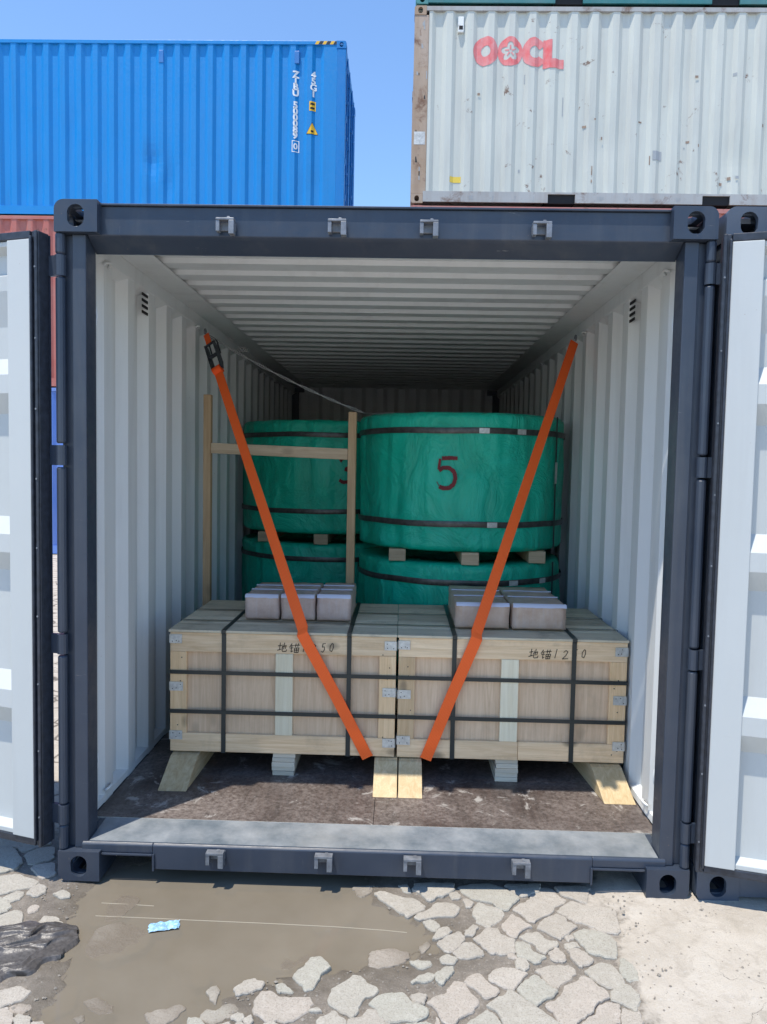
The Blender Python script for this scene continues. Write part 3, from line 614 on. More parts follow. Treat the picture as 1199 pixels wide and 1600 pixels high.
# floor: plywood sheets
for i in range(2):
    for j in range(5):
        y0 = .203 + j*1.15
        box('floor_sheet', -1.166 + i*1.167, -.001 + i*1.167, y0, min(y0+1.147, LEN-.15), .13, FL, FLOORP, C, bevel=.001)
box('floor_edge_strip', -1.166, 1.166, .2005, .2025, .1, FL+.0015, STEELWHITE, C, bevel=0)
# cross members under the floor
for j in range(9): box('cross_member', -1.172, 1.172, .5+j*.62, .545+j*.62, .03, .128, NAVY, C, bevel=0)

def door(sx, ang, zb, zt, hx, s0, gk):
    """door swung right round; s = distance from hinge, t = towards the viewer (inner face at t = .03), then rotated"""
    hx, hy = sx*hx, -.012; ca, sa = math.cos(ang), math.sin(ang)
    def xf(s, t, z): return (hx + sx*(s*ca + t*sa*(1)), hy + s*sa - t*ca, z)
    D = None; Wd = 1.15
    m = MB()
    m.box(gk, gk+.105, -.03, .030, zb+.03, zt-.03).box(Wd-.1, Wd, -.03, .030, zb+.03, zt-.03)
    m.box(gk+.1055, Wd-.1005, -.03, .020, zb+.03, zb+.05).box(gk+.1055, Wd-.1005, -.03, .020, zt-.05, zt-.03)
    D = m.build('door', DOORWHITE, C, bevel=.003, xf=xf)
    # inner skin with horizontal ribs: (z, t) profile from bottom to top
    prf = [(zb+.05, .016), (zb+.062, -.022), (.265, -.022)]
    for zc in (.76, 1.365, 1.97):
        prf += [(zc-.235, -.022), (zc-.225, -.022), (zc-.125, .0), (zc-.1, .022), (zc-.025, .022), (zc+.045, -.022)] if False else [(zc-.16, -.022), (zc-.085, .024), (zc-.015, .024), (zc+.05, -.022)]
    prf += [(2.14, -.022), (2.27, .006), (2.325, .006), (2.34, -.022), (zt-.07, -.022), (zt-.05, .016)]
    mb = MB(); v = []
    for z, t in prf: v += [(gk+.1045, t, z), (Wd-.0995, t, z)]
    n = len(prf); mb.add(v, [(2*i, 2*i+1, 2*i+3, 2*i+2) for i in range(n-1)])
    mb.add([(s, t-.003, z) for s, t, z in v], [(2*i, 2*i+2, 2*i+3, 2*i+1) for i in range(n-1)])
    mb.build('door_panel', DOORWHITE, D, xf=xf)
    # rubber gasket round the inner face
    gm = MB(); gm.box(s0, gk-.0005, -.034, .020, zb+.0, zt)
    gm.box(gk-.010, gk-.0006, .0205, .034, zb+.02, zt-.02); gm.box(s0+.001, s0+.014, .0205, .028, zb, zt)
    gm.box(gk, Wd+.02, -.03, .028, zt-.0295, zt).box(gk, Wd+.02, -.03, .024, zb, zb+.0295)
    gm.build('gasket', GASKET, D, bevel=.004, xf=xf)
    k = MB()
    for i in range(9): k.tube([(s0+.008, .0285, zb+.12+i*.26), (s0+.008, .031, zb+.12+i*.26)], .0035, 8)
    k.build('gasket_rivet', STEEL, D, xf=xf)
    box('outer_skin', s0, Wd, -.042, -.0345, zb+.004, zt-.004, NAVY, D, bevel=0, xf=xf)
    for zc in (2.3625, 1.655, .93, .2575):                # hinge blades with knuckle round the pin
        h = MB(); a = Vector((sx*1.205, .0225)); b = Vector(xf(s0+.02, -.038, 0)[:2]); d = (b-a).normalized(); nrm = Vector((-d.y, d.x))*.007
        h.tube([(a.x, a.y, zc-.038), (a.x, a.y, zc+.038)], .02, 14)
        c0 = a + d*.016
        h.add([(q.x, q.y, z) for q in (c0-nrm, c0+nrm, b+nrm, b-nrm) for z in (zc-.038, zc+.038)], [(0, 1, 3, 2), (2, 3, 5, 4), (4, 5, 7, 6), (6, 7, 1, 0), (0, 2, 4, 6), (1, 7, 5, 3)])
        h.build('hinge', NAVY, D)
    return D
door(-1, math.radians(17), .145, 2.478, 1.238, .023, .055)
door(1, math.radians(-15), .135, 2.490, 1.224, .006, .036)

# ------------------------------------------------------------------ other containers
def container(L, Ht, color, loc, label, group, mat, post_color=None, rail=None, pockets=(), doors_end=0, rot=0, rail_mat=None, dents=(), off=.06, postw=.15):
    r = empty('shipping_container', loc, label, 'container', group); x0, y0, z0 = loc
    def xf(x, y, z): return (x0+x, y0+y, z0+z)
    def col(o, c): o.color = tuple(c) + (1,); return o
    pc = post_color or color; rl = rail or color; rm = rail_mat or mat
    for X, sx in ((0, 1), (L, -1)):
        for Y, sy in ((0, 1), (2.438, -1)):
            for top in (0, 1): col(casting(MB(), X, Y, Ht if top else 0, sx, sy, 1, top).build('corner_casting', rm, r, xf=xf), pc)
            col(MB().box(*sorted((X+sx*.004, X+sx*postw)), *sorted((Y+sy*.006, Y+sy*.16)), .1185, Ht-.1185).build('corner_post', rm, r, bevel=.008, xf=xf), pc)
    w0, w1 = postw+.001, L-postw-.001; pr = corr_pts(w1-w0, off=off); n = len(pr)
    for Y, sy in ((0, 1), (2.438, -1)):
        pf = []                                           # extra stations so that dents can form
        for (a, d0), (c, d1) in zip(pr, pr[1:]):
            k_ = 3 if dents and sy == 1 and any(abs(w0+a-q[0]) < .6 for q in dents) else 1
            pf += [(a+(c-a)*k/k_, d0+(d1-d0)*k/k_) for k in range(k_)]
        pf.append(pr[-1]); nz = 26 if dents and sy == 1 else 2; zs = [.16 + (Ht-.222)*k/(nz-1) for k in range(nz)]; v = []
        for a, dp in pf:
            for z in zs: v.append((w0+a, Y+sy*(.012+dp+sum(h_*math.exp(-((w0+a-qx)/wx)**2-((z-qz)/wz)**2) for qx, qz, wx, wz, h_ in dents if sy == 1)), z))
        ff = [(nz*i+k, nz*(i+1)+k, nz*(i+1)+k+1, nz*i+k+1) for i in range(len(pf)-1) for k in range(nz-1)]
        col(MB().add(v, ff).add([(x, y+sy*.004, z) for x, y, z in v], ff).build('side_wall', mat, r, xf=xf), color)
        col(MB().box(.163, L-.163, *sorted((Y+sy*.004, Y+sy*.066)), Ht-.0615, Ht-.003).build('top_rail', rm, r, bevel=.004, xf=xf), rl)
        b = MB(); e = [.163] + [q for p in pockets for q in p] + [L-.163]
        for i in range(0, len(e), 2): b.box(e[i], e[i+1], *sorted((Y+sy*.004, Y+sy*.03)), .02, .1595)
        for i in range(1, len(e)-1, 2): b.box(e[i], e[i+1], *sorted((Y+sy*.0045, Y+sy*.03)), .135, .1595)
        col(b.build('bottom_rail', rm, r, xf=xf), rl)
        for p in pockets: box('fork_pocket', p[0]-.001, p[1]+.001, *sorted((Y+sy*.031, Y+sy*.9)), .02, .134, DARK, r, bevel=0, xf=xf)
    col(MB().box(.05, L-.05, .067, 2.37, Ht-.04, Ht-.02).build('roof', mat, r, xf=xf), color); col(MB().box(.05, L-.05, .07, 2.36, .1355, .158).build('underside', mat, r, xf=xf), color)
    for X, sx in ((0, 1), (L, -1)):
        e = MB(); pq = corr_pts(2.1, .25, .04, .07, .05); v = []
        for a, dp in pq: v += [(X+sx*(.02+dp), .165+a, .12), (X+sx*(.02+dp), .165+a, Ht-.1)]
        if (sx == -1) != (doors_end == 1) or doors_end == 0:
            col(e.add(v, [(2*i, 2*i+2, 2*i+3, 2*i+1) for i in range(len(pq)-1)]).box(*sorted((X+sx*.01, X+sx*.08)), .163, 2.275, Ht-.11, Ht-.01).box(*sorted((X+sx*.01, X+sx*.08)), .163, 2.275, .02, .13).build('end_wall', mat, r, xf=xf), color)
        else:
            dz = MB().box(*sorted((X+sx*.03, X+sx*.07)), .163, 1.214, .13, Ht-.12).box(*sorted((X+sx*.03, X+sx*.07)), 1.224, 2.275, .13, Ht-.12).box(*sorted((X+sx*.01, X+sx*.08)), .163, 2.275, Ht-.115, Ht-.01).box(*sorted((X+sx*.01, X+sx*.08)), .163, 2.275, .02, .125)
            dd = col(dz.build('end_door', mat, r, bevel=.004, xf=xf), color)
            for yy in (.45, .9, 1.55, 2.0):
                lr = MB().tube([(X+sx*.012, yy, .06), (X+sx*.012, yy, Ht-.06)], .017, 10).build('lock_rod', rm, dd, xf=xf); col(lr, pc)
                kz = MB()
                for zz in (.3, .9, 1.5, 2.1, Ht-.3): kz.box(*sorted((X-sx*.008, X+sx*.031)), yy-.05, yy+.05, zz-.03, zz+.03)
                col(kz.build('rod_bracket', rm, lr, xf=xf), pc)
            for zz in (.4, 1., 1.7, Ht-.4): col(MB().box(*sorted((X-sx*.006, X+sx*.03)), .10, .2, zz-.05, zz+.05).build('hinge', rm, dd, xf=xf), pc)
    return r, (lambda x: prof_at(pr, x-w0) + .012), [w0+a for a, _ in pr]
YB = 10.06; XE = -.975
G1 = 'containers stacked behind on the left'; G2 = 'containers stacked behind on the right'
L40 = 12.192
container(L40, 2.896, (.10, .22, .60), (XE-L40, YB, 0), 'bright blue container at the bottom of the left stack, seen past the open door', G1, CPAINT)
container(L40, 2.896, (.42, .11, .085), (XE-L40, YB, 2.9), 'faded red container in the middle of the left stack', G1, CWORN, off=.02)
rB, pB, cB = container(L40, 2.896, (.001, .225, .60), (XE-L40, YB, 5.8), 'bright blue container on top of the left stack with white lettering', G1, CBLUE, post_color=(.002, .19, .55), doors_end=1, dents=((L40-3.25, .92, .16, .2, .035), (L40-2.95, .62, .12, .3, .03), (L40-4.6, 1.5, .1, .35, .015), (L40-.55, .5, .2, .3, .012), (L40-5.3, .5, .25, .3, .014)), off=.035)
YO = 7.65; XO = .135; L20 = 6.058
container(L20, 2.591, (.30, .09, .07), (XO, YO, 0), 'lowest rust red container of the right stack, hidden behind the open container', G2, CWORN)
container(L20, 2.591, (.42, .14, .12), (XO, YO, 2.62), 'faded red container under the dirty white one in the right stack', G2, CWORN, off=.09)
rO, pO, cO = container(L20, 2.591, (.55, .575, .525), (XO, YO, 5.245), 'dirty white container with a red company name on its side', G2, CGREY, post_color=(.36, .26, .18), rail=(.34, .35, .35), pockets=((1.86, 2.23), (3.94, 4.31)), rail_mat=CRUST, dents=((1.0, 1.2, .2, .4, .015), (2.6, .8, .25, .35, .02), (3.7, 1.7, .2, .4, .014), (4.4, .6, .3, .3, .018)), off=.0, postw=.2)
container(L20, 2.591, (.02, .20, .20), (XO+.02, YO+.01, 7.865), 'teal container on top of the right stack, only its underside rail in view', G2, CPAINT, rail=(.02, .16, .17), pockets=((1.86, 2.23), (3.94, 4.31)))
# navy neighbour standing right beside, mostly hidden by the open door
container_r, _, _ = container(2.438, HT, (.05, .07, .105), (1.247, .0, 0), 'navy container standing tight beside the open one, behind its right door', None, CPAINT)

# lettering on the blue container
def on_side(me, x0, zc, xbase, ybase, prof, cuts, mat, parent, name, push=.0035):
    wrap_flat(me, [c + xbase - x0 for c in cuts], lambda u, v: (x0+u, ybase + prof(x0+u-xbase) - push, zc+v))
    return link(name, me, mat, parent)
zt = 8.19
for i, ch in enumerate('ZIBU 500089'):
    if ch == ' ': continue
    on_side(text_mesh(ch, .150, bold=.007), -1.815, zt-.085-i*.099, XE-L40, YB, pB, cB, WHITEP, rB, 'letter')
on_side(text_mesh('0', .135, bold=.004), -1.808, zt-.085-11.75*.099, XE-L40, YB, pB, cB, WHITEP, rB, 'letter')
def ring2d(outer, inner):
    mb = MB().plate(outer, [inner] if inner else [], .0, lambda u, v, e: (u, v, 0)); me = bpy.data.meshes.new('r'); n = len(mb.v)//2
    tri = [q for q in mb.f if max(q) < n and len(q) == 3]; me.from_pydata(mb.v[:n], [], tri); return me
on_side(ring2d([(-.06, -.095), (.06, -.095), (.06, .095), (-.06, .095)], [(-.048, -.083), (.048, -.083), (.048, .083), (-.048, .083)]), -1.808, zt-.04-11.75*.099, XE-L40, YB, pB, cB, WHITEP, rB, 'letter_box')
for i, ch in enumerate('45G1'): on_side(text_mesh(ch, .145, bold=.006), -1.517, zt-.085-i*.102, XE-L40, YB, pB, cB, WHITEP, rB, 'letter')
def quad2d(pts):
    me = bpy.data.meshes.new('q'); me.from_pydata([(a, b, 0) for a, b in pts], [], [tuple(range(len(pts)))]); return me
def rect2d(w, h): return quad2d([(-w/2, -h/2), (w/2, -h/2), (w/2, h/2), (-w/2, h/2)])
on_side(rect2d(.105, .155), -1.53, 7.645, XE-L40, YB, pB, cB, YELLOW, rB, 'height_sticker')
for dz in (.035, -.035): on_side(rect2d(.07, .035), -1.53, 7.645+dz, XE-L40, YB, pB, cB, BLACKP, rB, 'sticker_print', .005)
on_side(quad2d([(-.1, -.1), (.1, -.1), (0, .1)]), -1.53, 7.285, XE-L40, YB, pB, cB, BLACKP, rB, 'warning_border')
on_side(quad2d([(-.09, -.092), (.09, -.092), (0, .085)]), -1.53, 7.285, XE-L40, YB, pB, cB, YELLOW, rB, 'warning_sticker', .005)
on_side(rect2d(.045, .03), -1.53, 7.235, XE-L40, YB, pB, cB, BLACKP, rB, 'warning_print', .007)
for k in range(6):
    x = -1.50 + k*.062; mesh('hazard_stripe', [(x, YB+.0025, 8.637), (x+.055 if k % 2 == 0 else x+.055, YB+.0025, 8.637), (x+.085, YB+.0025, 8.69), (x+.03, YB+.0025, 8.69)], [(0, 1, 2, 3)], YELLOW if k % 2 == 0 else BLACKP, rB)
for x in (-4.08, -1.80):
    b_ = MB().box(x-.04, x+.04, YB+.004, YB+.046, 8.33, 8.53).build('ventilator', CPAINT, rB, bevel=.006); b_.color = (.012, .17, .5, 1)
# faded red company name on the white container
REDF = paint('faded_red_lettering', (.72, .10, .105), .6, .5, (.6, .5, .48), 6, fade=.35, stain_lo=.4)
def circ(cx, cy, r, n=40, a0=0, a1=2*math.pi): return [(cx+r*math.cos(a0+(a1-a0)*k/n), cy+r*math.sin(a0+(a1-a0)*k/n)) for k in range(n)]
zc = 7.262; RX, RY = .168, .192
def ell(rx, ry, n=40, a0=0, a1=2*math.pi): return [(rx*math.cos(a0+(a1-a0)*k/n), ry*math.sin(a0+(a1-a0)*k/n)) for k in range(n)]
on_side(ring2d(ell(RX, RY), ell(.062, .07)), 1.105, zc, XO, YO, pO, cO, REDF, rO, 'letter_o')
fl = []
for k in range(60):
    a = 2*math.pi*k/60 + math.pi/2; q = .125*(.58+.42*abs(math.cos(2.5*(a-math.pi/2)))); fl.append((q*math.cos(a), q*math.sin(a)))
on_side(ring2d(ell(RX, RY), fl), 1.435, zc-.004, XO, YO, pO, cO, REDF, rO, 'letter_o')
for k in range(5):
    a = math.pi/2 + 2*math.pi*k/5
    on_side(quad2d([(.022*math.cos(a-.5), .022*math.sin(a-.5)), (.075*math.cos(a-.09), .075*math.sin(a-.09)), (.075*math.cos(a+.09), .075*math.sin(a+.09)), (.022*math.cos(a+.5), .022*math.sin(a+.5))]), 1.435, zc, XO, YO, pO, cO, REDF, rO, 'flower_mark')
A0 = .55; arc = ell(RX, RY, 36, A0, 2*math.pi-A0) + [(RX*math.cos(A0), -RY*math.sin(A0)), (.075*math.cos(A0), -.085*math.sin(A0))] + ell(.068, .078, 24, 2*math.pi-A0, A0) + [(.075*math.cos(A0), .085*math.sin(A0))]
on_side(ring2d(arc, None), 1.762, zc-.012, XO, YO, pO, cO, REDF, rO, 'letter_c', .0048)
on_side(ring2d([(-.01, .165), (.105, .165), (.105, -.085), (.27, -.085), (.27, -.205), (-.01, -.205)], None), 1.888, zc-.012, XO, YO, pO, cO, REDF, rO, 'letter_l', .006)
YFADE = plain('yellow_mark', (.75, .55, .08), .6)
on_side(rect2d(.15, .08), .735, 5.57, XO, YO, pO, cO, YFADE, rO, 'yellow_mark')
on_side(rect2d(.13, .12), 3.45, 5.91, XO, YO, pO, cO, GREYP, rO, 'grey_patch')
b_ = MB().box(.725, .80, YO+.006, YO+.047, 7.50, 7.70).build('ventilator', CWORN, rO, bevel=.006); b_.color = (.75, .77, .76, 1)
box('vent_slot', .737, .788, YO+.003, YO+.0055, 7.53, 7.58, DARK, rO, bevel=0)
for x, t_ in ((.95, '3E'), (1.25, 'F'), (1.55, '7'), (1.8, 'J'), (2.7, '15F'), (3.05, 'U'), (3.4, '6F'), (3.75, '0F')):
    link('rail_mark', wrap_flat(text_mesh(t_, .07), [], lambda u, v, x=x: (x+u, YO+.002, 5.30+v)), GREYP, rO)
def streaks():
    for _ in range(24):
        x = random.uniform(.5, 5.6); z = random.uniform(5.5, 7.1); h = random.choice([.02, .03, .04, .12, .25]); w = .012 if h > .1 else random.uniform(.015, .05)
        on_side(rect2d(w, h), x, z, XO, YO, pO, cO, random.choice([GREYP, SCUFF, SCUFF]), rO, 'scuff', .003)
SCUFF = plain('rust_scuff', (.3, .22, .17), .8, var=.3)
streaks()
PATCH = plain('pale_paint_patch', (.5, .52, .52), .7, var=.3, bsc=20)
def post_scuffs():
    for _ in range(16):
        z = random.uniform(5.45, 7.6); h = random.uniform(.02, .12); x = random.uniform(.15, .31)
        mesh('scuff', [(x, YO+.0045, z), (x+random.uniform(.008, .03), YO+.0045, z), (x+.012, YO+.0045, z+h), (x, YO+.0045, z+h)], [(0, 1, 2, 3)], random.choice([SCUFF, BLACKP, GREYP]), rO)
    mesh('paint_patch', [(.16, YO+.004, 6.02), (.31, YO+.004, 6.02), (.31, YO+.004, 6.19), (.16, YO+.004, 6.19)], [(0, 1, 2, 3)], PATCH, rO)
post_scuffs()

# ------------------------------------------------------------------ cargo: crates
CF, CBK, CZ0, CZ1 = .66, 1.44, .27, .853
def strip(name, x0, x1, y, z0, z1, mat, parent, th=.018, bevel=.002): return box(name, x0, x1, y-th, y, z0, z1, mat, parent, bevel)
HAND = {  # hand-written strokes in unit boxes
 'di': [[(.0, .62), (.38, .68)], [(.2, .95), (.2, .2)], [(-.02, .15), (.4, .3)], [(.45, .5), (.9, .68), (.84, .35)], [(.68, .95), (.66, .3)], [(.52, .75), (.5, .12), (.6, .02), (.95, .06), (1., .25)]],
 'mao': [[(.2, .98), (.0, .6)], [(.14, .75), (.4, .78)], [(.05, .5), (.38, .54)], [(.22, .75), (.2, .1), (.36, .2)], [(.48, .8), (1., .84)], [(.62, .98), (.6, .65)], [(.86, 1.), (.82, .66)], [(.52, .5), (.54, .05)], [(.52, .52), (.96, .55), (.92, .05)], [(.54, .3), (.92, .32)], [(.74, .52), (.73, .06)], [(.54, .05), (.92, .06)]],
 '1': [[(.45, .95), (.3, .02)]], '2': [[(.1, .75), (.35, .95), (.6, .8), (.4, .4), (.05, .05), (.7, .1)]],
 '5': [[(.65, .95), (.2, .9), (.15, .55), (.5, .6), (.6, .3), (.35, .02), (.05, .1)]], '0': [[(.4, .9), (.1, .6), (.15, .15), (.5, .05), (.7, .45), (.6, .85), (.35, .9)]]}
def handwriting(parent, x, z, y, h, seq):
    mb = MB()
    for ch, w, dz in seq:
        for st in HAND[ch]:
            pts = [(x + a*w + .12*h*(b-.5), z + dz + b*h) for a, b in st]
            for (a, b), (c, d) in zip(pts, pts[1:]):
                L = math.hypot(c-a, d-b) or 1; nx, nz = -(d-b)/L*.0017, (c-a)/L*.0017; ex, ez = (c-a)/L*.001, (d-b)/L*.001
                mb.add([(a-ex+nx, y, b-ez+nz), (a-ex-nx, y, b-ez-nz), (c+ex-nx, y, d+ez-nz), (c+ex+nx, y, d+ez+nz)], [(0, 1, 2, 3)])
        x += w + .012
    return tag(mb.build('handwriting', INK, parent), kind='stuff')
def crate(x0, x1, cx, bands, label, txt_x, split):
    r = empty('wooden_crate', ((x0+x1)/2, (CF+CBK)/2, CZ0), label, 'crate', 'plywood crates strapped side by side')
    y0, y1 = CF+.018, CBK-.018; top = CZ1-.012
    box('plywood_panel', x0+.012, x1-.012, y0+.0005, y0+.012, CZ0+.01, top-.001, PLY, r, bevel=0)
    box('back_panel', x0+.012, x1-.012, y1-.012, y1, CZ0+.01, top-.001, PLY, r, bevel=0)
    box('side_panel', x0, x0+.0115, y0+.001, y1, CZ0+.002, top-.001, PLY, r, bevel=.001); box('side_panel', x1-.0115, x1, y0+.001, y1, CZ0+.002, top-.001, PLY, r, bevel=.001)
    box('base_board', x0+.012, x1-.012, y0+.0125, y1-.0125, CZ0+.001, CZ0+.02, PLY, r, bevel=0)
    tb = strip('top_rail', x0, x1, y0, top-.092, top-.001, PINE_X, r)
    bx = [x0, x1] if not split else [x0, split, x1]
    for a, b in zip(bx, bx[1:]): strip('bottom_rail', a+.0008, b-.0008, y0, CZ0, CZ0+.088, PINE_X, r)
    for a, b in ((x0, x0+.078), (x1-.078, x1)): strip('side_stile', a, b, y0, CZ0+.0885, top-.0925, PINE_Z, r)
    strip('centre_stile', cx-.041, cx+.041, y0, CZ0+.0885, top-.0925, PALE_Z, r, th=.020)
    n = 5; dy = (CBK-CF+.016)/n
    for k in range(n): box('lid_board', x0-.006, x1+.004, CF-.008+k*dy+.001, CF-.008+(k+1)*dy-.001, top+random.uniform(0, .001), CZ1+random.uniform(-.0015, .0015), LIDW, r, bevel=.002)
    bt = .0022; yf = CF-.0005
    def band(nm, pts, w, ax):                             # steel band, closed loop in a plane; w = half width along axis ax
        mb = MB(); n_ = len(pts); v = []
        for p in pts:
            for s in (-w, w):
                q = list(p); q.insert(ax, s); v.append(q)
        return v, [(2*i, 2*i+1, (2*i+3) % (2*n_), (2*i+2) % (2*n_)) for i in range(n_)]
    for bxx in bands:                                     # round the front, over the lid, down the back
        prof = [(CF-.0095, CZ0-.003), (CF-.0095-0, CZ1+.004), (CBK+.0105, CZ1+.004), (CBK+.0105, CZ0-.003)]
        prof = [(CF-.004, CZ0-.003), (CF-.004, CZ1-.016), (CF-.0125, CZ1-.011), (CF-.0125, CZ1+.004), (CBK+.0125, CZ1+.004), (CBK+.0125, CZ0-.003)]
        v, f = band('', prof, .0105, 0); mb = MB().add([(x+bxx, y, z) for x, y, z in v], f)
        v2, _ = band('', [(y + (.002 if y < 1 else -.002), z + (-.002 if z > .5 else .002)) for y, z in prof], .0105, 0); mb.add([(x+bxx, y, z) for x, y, z in v2], f)
        mb.build('steel_band', BLACKBAND, r)
    for bz in (.652, .464):
        prof = [(x0-.003, CF-.0065), (x1+.003, CF-.0065), (x1+.003, CBK+.002), (x0-.003, CBK+.002)]
        v, f = band('', prof, .0095, 2); MB().add([(x, y, z+bz+random.uniform(-.003, .003)*0) for x, y, z in v], f).build('steel_band', BLACKBAND, r)
    for by in (.86, 1.14):
        prof = [(x0-.0085, CZ0-.002), (x0-.0085, CZ1+.006), (x1+.0065, CZ1+.006), (x1+.0065, CZ0-.002)]
        v, f = band('', prof, .007, 1); MB().add([(x, y+by, z) for x, y, z in v], f).build('steel_band', BLACKBAND, r)
    for sx, xx in ((1, x0), (-1, x1)):
        for zz in (.80, .575, .345):
            w = random.uniform(.052, .062); zz += random.uniform(-.01, .01); m = MB()
            m.box(*sorted((xx, xx+sx*w)), CF-.0045, CF-.0025, zz-.021, zz+.021).box(*sorted((xx-sx*.0035, xx-sx*.0015)), CF-.0045, CF+.05, zz-.021, zz+.021)
            br = m.build('corner_bracket', STEELWHITE, r)
            for u, v in random.sample([(.015, .01), (.03, -.008), (w-.012, .009), (w-.014, -.011), (.012, -.012), (.026, .012)], 3): MB().tube([(xx+sx*u, CF-.0048, zz+v), (xx+sx*u, CF-.0062, zz+v)], .0024, 7).build('nail_head', BLACKBAND, br)
    for _ in range(12):
        a = random.choice([x0+random.uniform(.015, .065), x1-random.uniform(.015, .065)]); b = random.uniform(CZ0+.03, top-.03)
        MB().tube([(a, CF+.0005, b), (a, CF-.0012, b)], .003, 6).build('nail_head', BLACKBAND, r)
    handwriting(tb, txt_x, CZ1-.094, CF-.0016, .045, [('di', .042, .0), ('mao', .046, -.004), ('1', .03, .002), ('2', .038, -.003), ('5', .026, .002), ('0', .026, .005)])
    sk = empty('skid', (cx, 1, FL)); sk.parent = r; sk.matrix_parent_inverse = Matrix.Translation(-WT[r])
    for k in range(5): box('layer', cx-.053+random.uniform(-.003, .003), cx+.053+random.uniform(-.003, .003), CF+.008+random.uniform(-.004, .004), CBK-.02, FL+.0005+k*.0216, FL+.0005+k*.0216+.0205, LAYERP, sk, bevel=.0015)
    return r
crate(-.985, .080, -.445, (-.73, -.14), 'left plywood crate with three wrapped blocks on its lid', -.475, None)
crate(.092, 1.155, .613, (.352, .908), 'right plywood crate with two wrapped blocks on its lid', .70, .66)
def wedge(x0, x1, label, lean=0.):
    yb = .462; m = MB(); zt_ = CZ0-.0015
    prof = [(yb, FL+.001), (yb+.012, FL+.006), (CF-.02, zt_-.012), (CF+.06, zt_), (CF+.30, zt_), (CF+.30, FL+.001)]
    v = [(x0+lean*(CF-y), y, z) for y, z in prof] + [(x1+lean*(CF-y), y, z) for y, z in prof]; n = len(prof)
    m.add(v, [tuple(range(n)), tuple(range(2*n-1, n-1, -1))] + [(i, i+n, (i+1) % n+n, (i+1) % n) for i in range(n)])
    return tag(m.build('wedge_block', WEDGEW, None, bevel=.002), label, 'wedge', 'timber wedges under the crate edges')
wedge(-.975, -.845, 'pale timber wedge under the left end of the left crate', -.03)
wedge(-.012, .096, 'left one of the pair of timber wedges at the middle, under the left crate')
wedge(.102, .210, 'right one of the pair of timber wedges at the middle, under the right crate')
wedge(1.0, 1.140, 'yellow timber wedge under the right end of the right crate', .09)
# wrapped blocks on the lids
def block(x0, x1, y0, y1, z1, mat, label, grp):
    z0 = CZ1+.0085; r = empty('wrapped_block', ((x0+x1)/2, (y0+y1)/2, z0), label, 'block', grp)
    bm = bmesh.new(); bmesh.ops.create_cube(bm, size=1); bmesh.ops.subdivide_edges(bm, edges=bm.edges, cuts=7, use_grid_fill=True)
    me = bpy.data.meshes.new('stone_body')
    for v in bm.verts:
        c = v.co.copy(); p = Vector((x0+(c.x+.5)*(x1-x0), y0+(c.y+.5)*(y1-y0), z0+(c.z+.5)*(z1-z0)))
        # round the edges a little and let the film wrinkle
        e = Vector([max(0, abs(c[i])-.44)/.06 for i in range(3)]); k = sum(1 for q in e if q > .5)
        if k >= 2: p -= Vector([(.004 if c[i] > 0 else -.004) if e[i] > .5 else 0 for i in range(3)])
        p += Vector((noise.noise(p*22), noise.noise(p*22+Vector((9, 0, 0))), .6*noise.noise(p*22+Vector((0, 9, 0)))*(1 if c.z > -.45 else 0)))*.004
        v.co = p
    bm.to_mesh(me); bm.free(); link('stone_body', me, mat, r, True)
    # pale lip along the top front edge, painting the film's highlight
    n = 14; v = []; f = []
    for i in range(n+1):
        x = x0+.004+(x1-x0-.008)*i/n; w = .004*noise.noise(Vector((x*30, y0, 0)))
        v += [(x, y0-.0035, z1-.013+w), (x, y0+.001+w*.4, z1-.001), (x, y0+.012, z1+.0045)]
    for i in range(n): f += [(3*i, 3*i+3, 3*i+4, 3*i+1), (3*i+1, 3*i+4, 3*i+5, 3*i+2)]
    mesh('film_fold_sheen', v, f, FILM, r, True)
    for yy in (y0+(y1-y0)*.36, y0+(y1-y0)*.66):           # creases of the film across the top
        v = []; n = 12
        for i in range(n+1):
            x = x0+.005+(x1-x0-.01)*i/n; w = .012*noise.noise(Vector((x*9, yy*5, 3))); v += [(x, yy+w-.004, z1+.002), (x, yy+w, z1+.008), (x, yy+w+.005, z1+.002)]
        f = []
        for i in range(n): f += [(3*i, 3*i+3, 3*i+4, 3*i+1), (3*i+1, 3*i+4, 3*i+5, 3*i+2)]
        mesh('film_fold_sheen', v, f, FILM, r, True)
    return r
nm = ('leftmost', 'middle', 'rightmost')
for k in range(3):
    x = -.683 + k*.180; block(x, x+.174, .885, 1.33, .985 + (0, .003, .006)[k], BLOCKA, '%s of the three greyish wrapped blocks on the left crate' % nm[k], 'film-wrapped stone blocks')
for k in range(2):
    x = .362 + k*.274; block(x, x+.264, .795, 1.375, .984, BLOCKB, '%s one of the two brown wrapped blocks on the right crate' % ('left', 'right')[k], 'film-wrapped stone blocks')

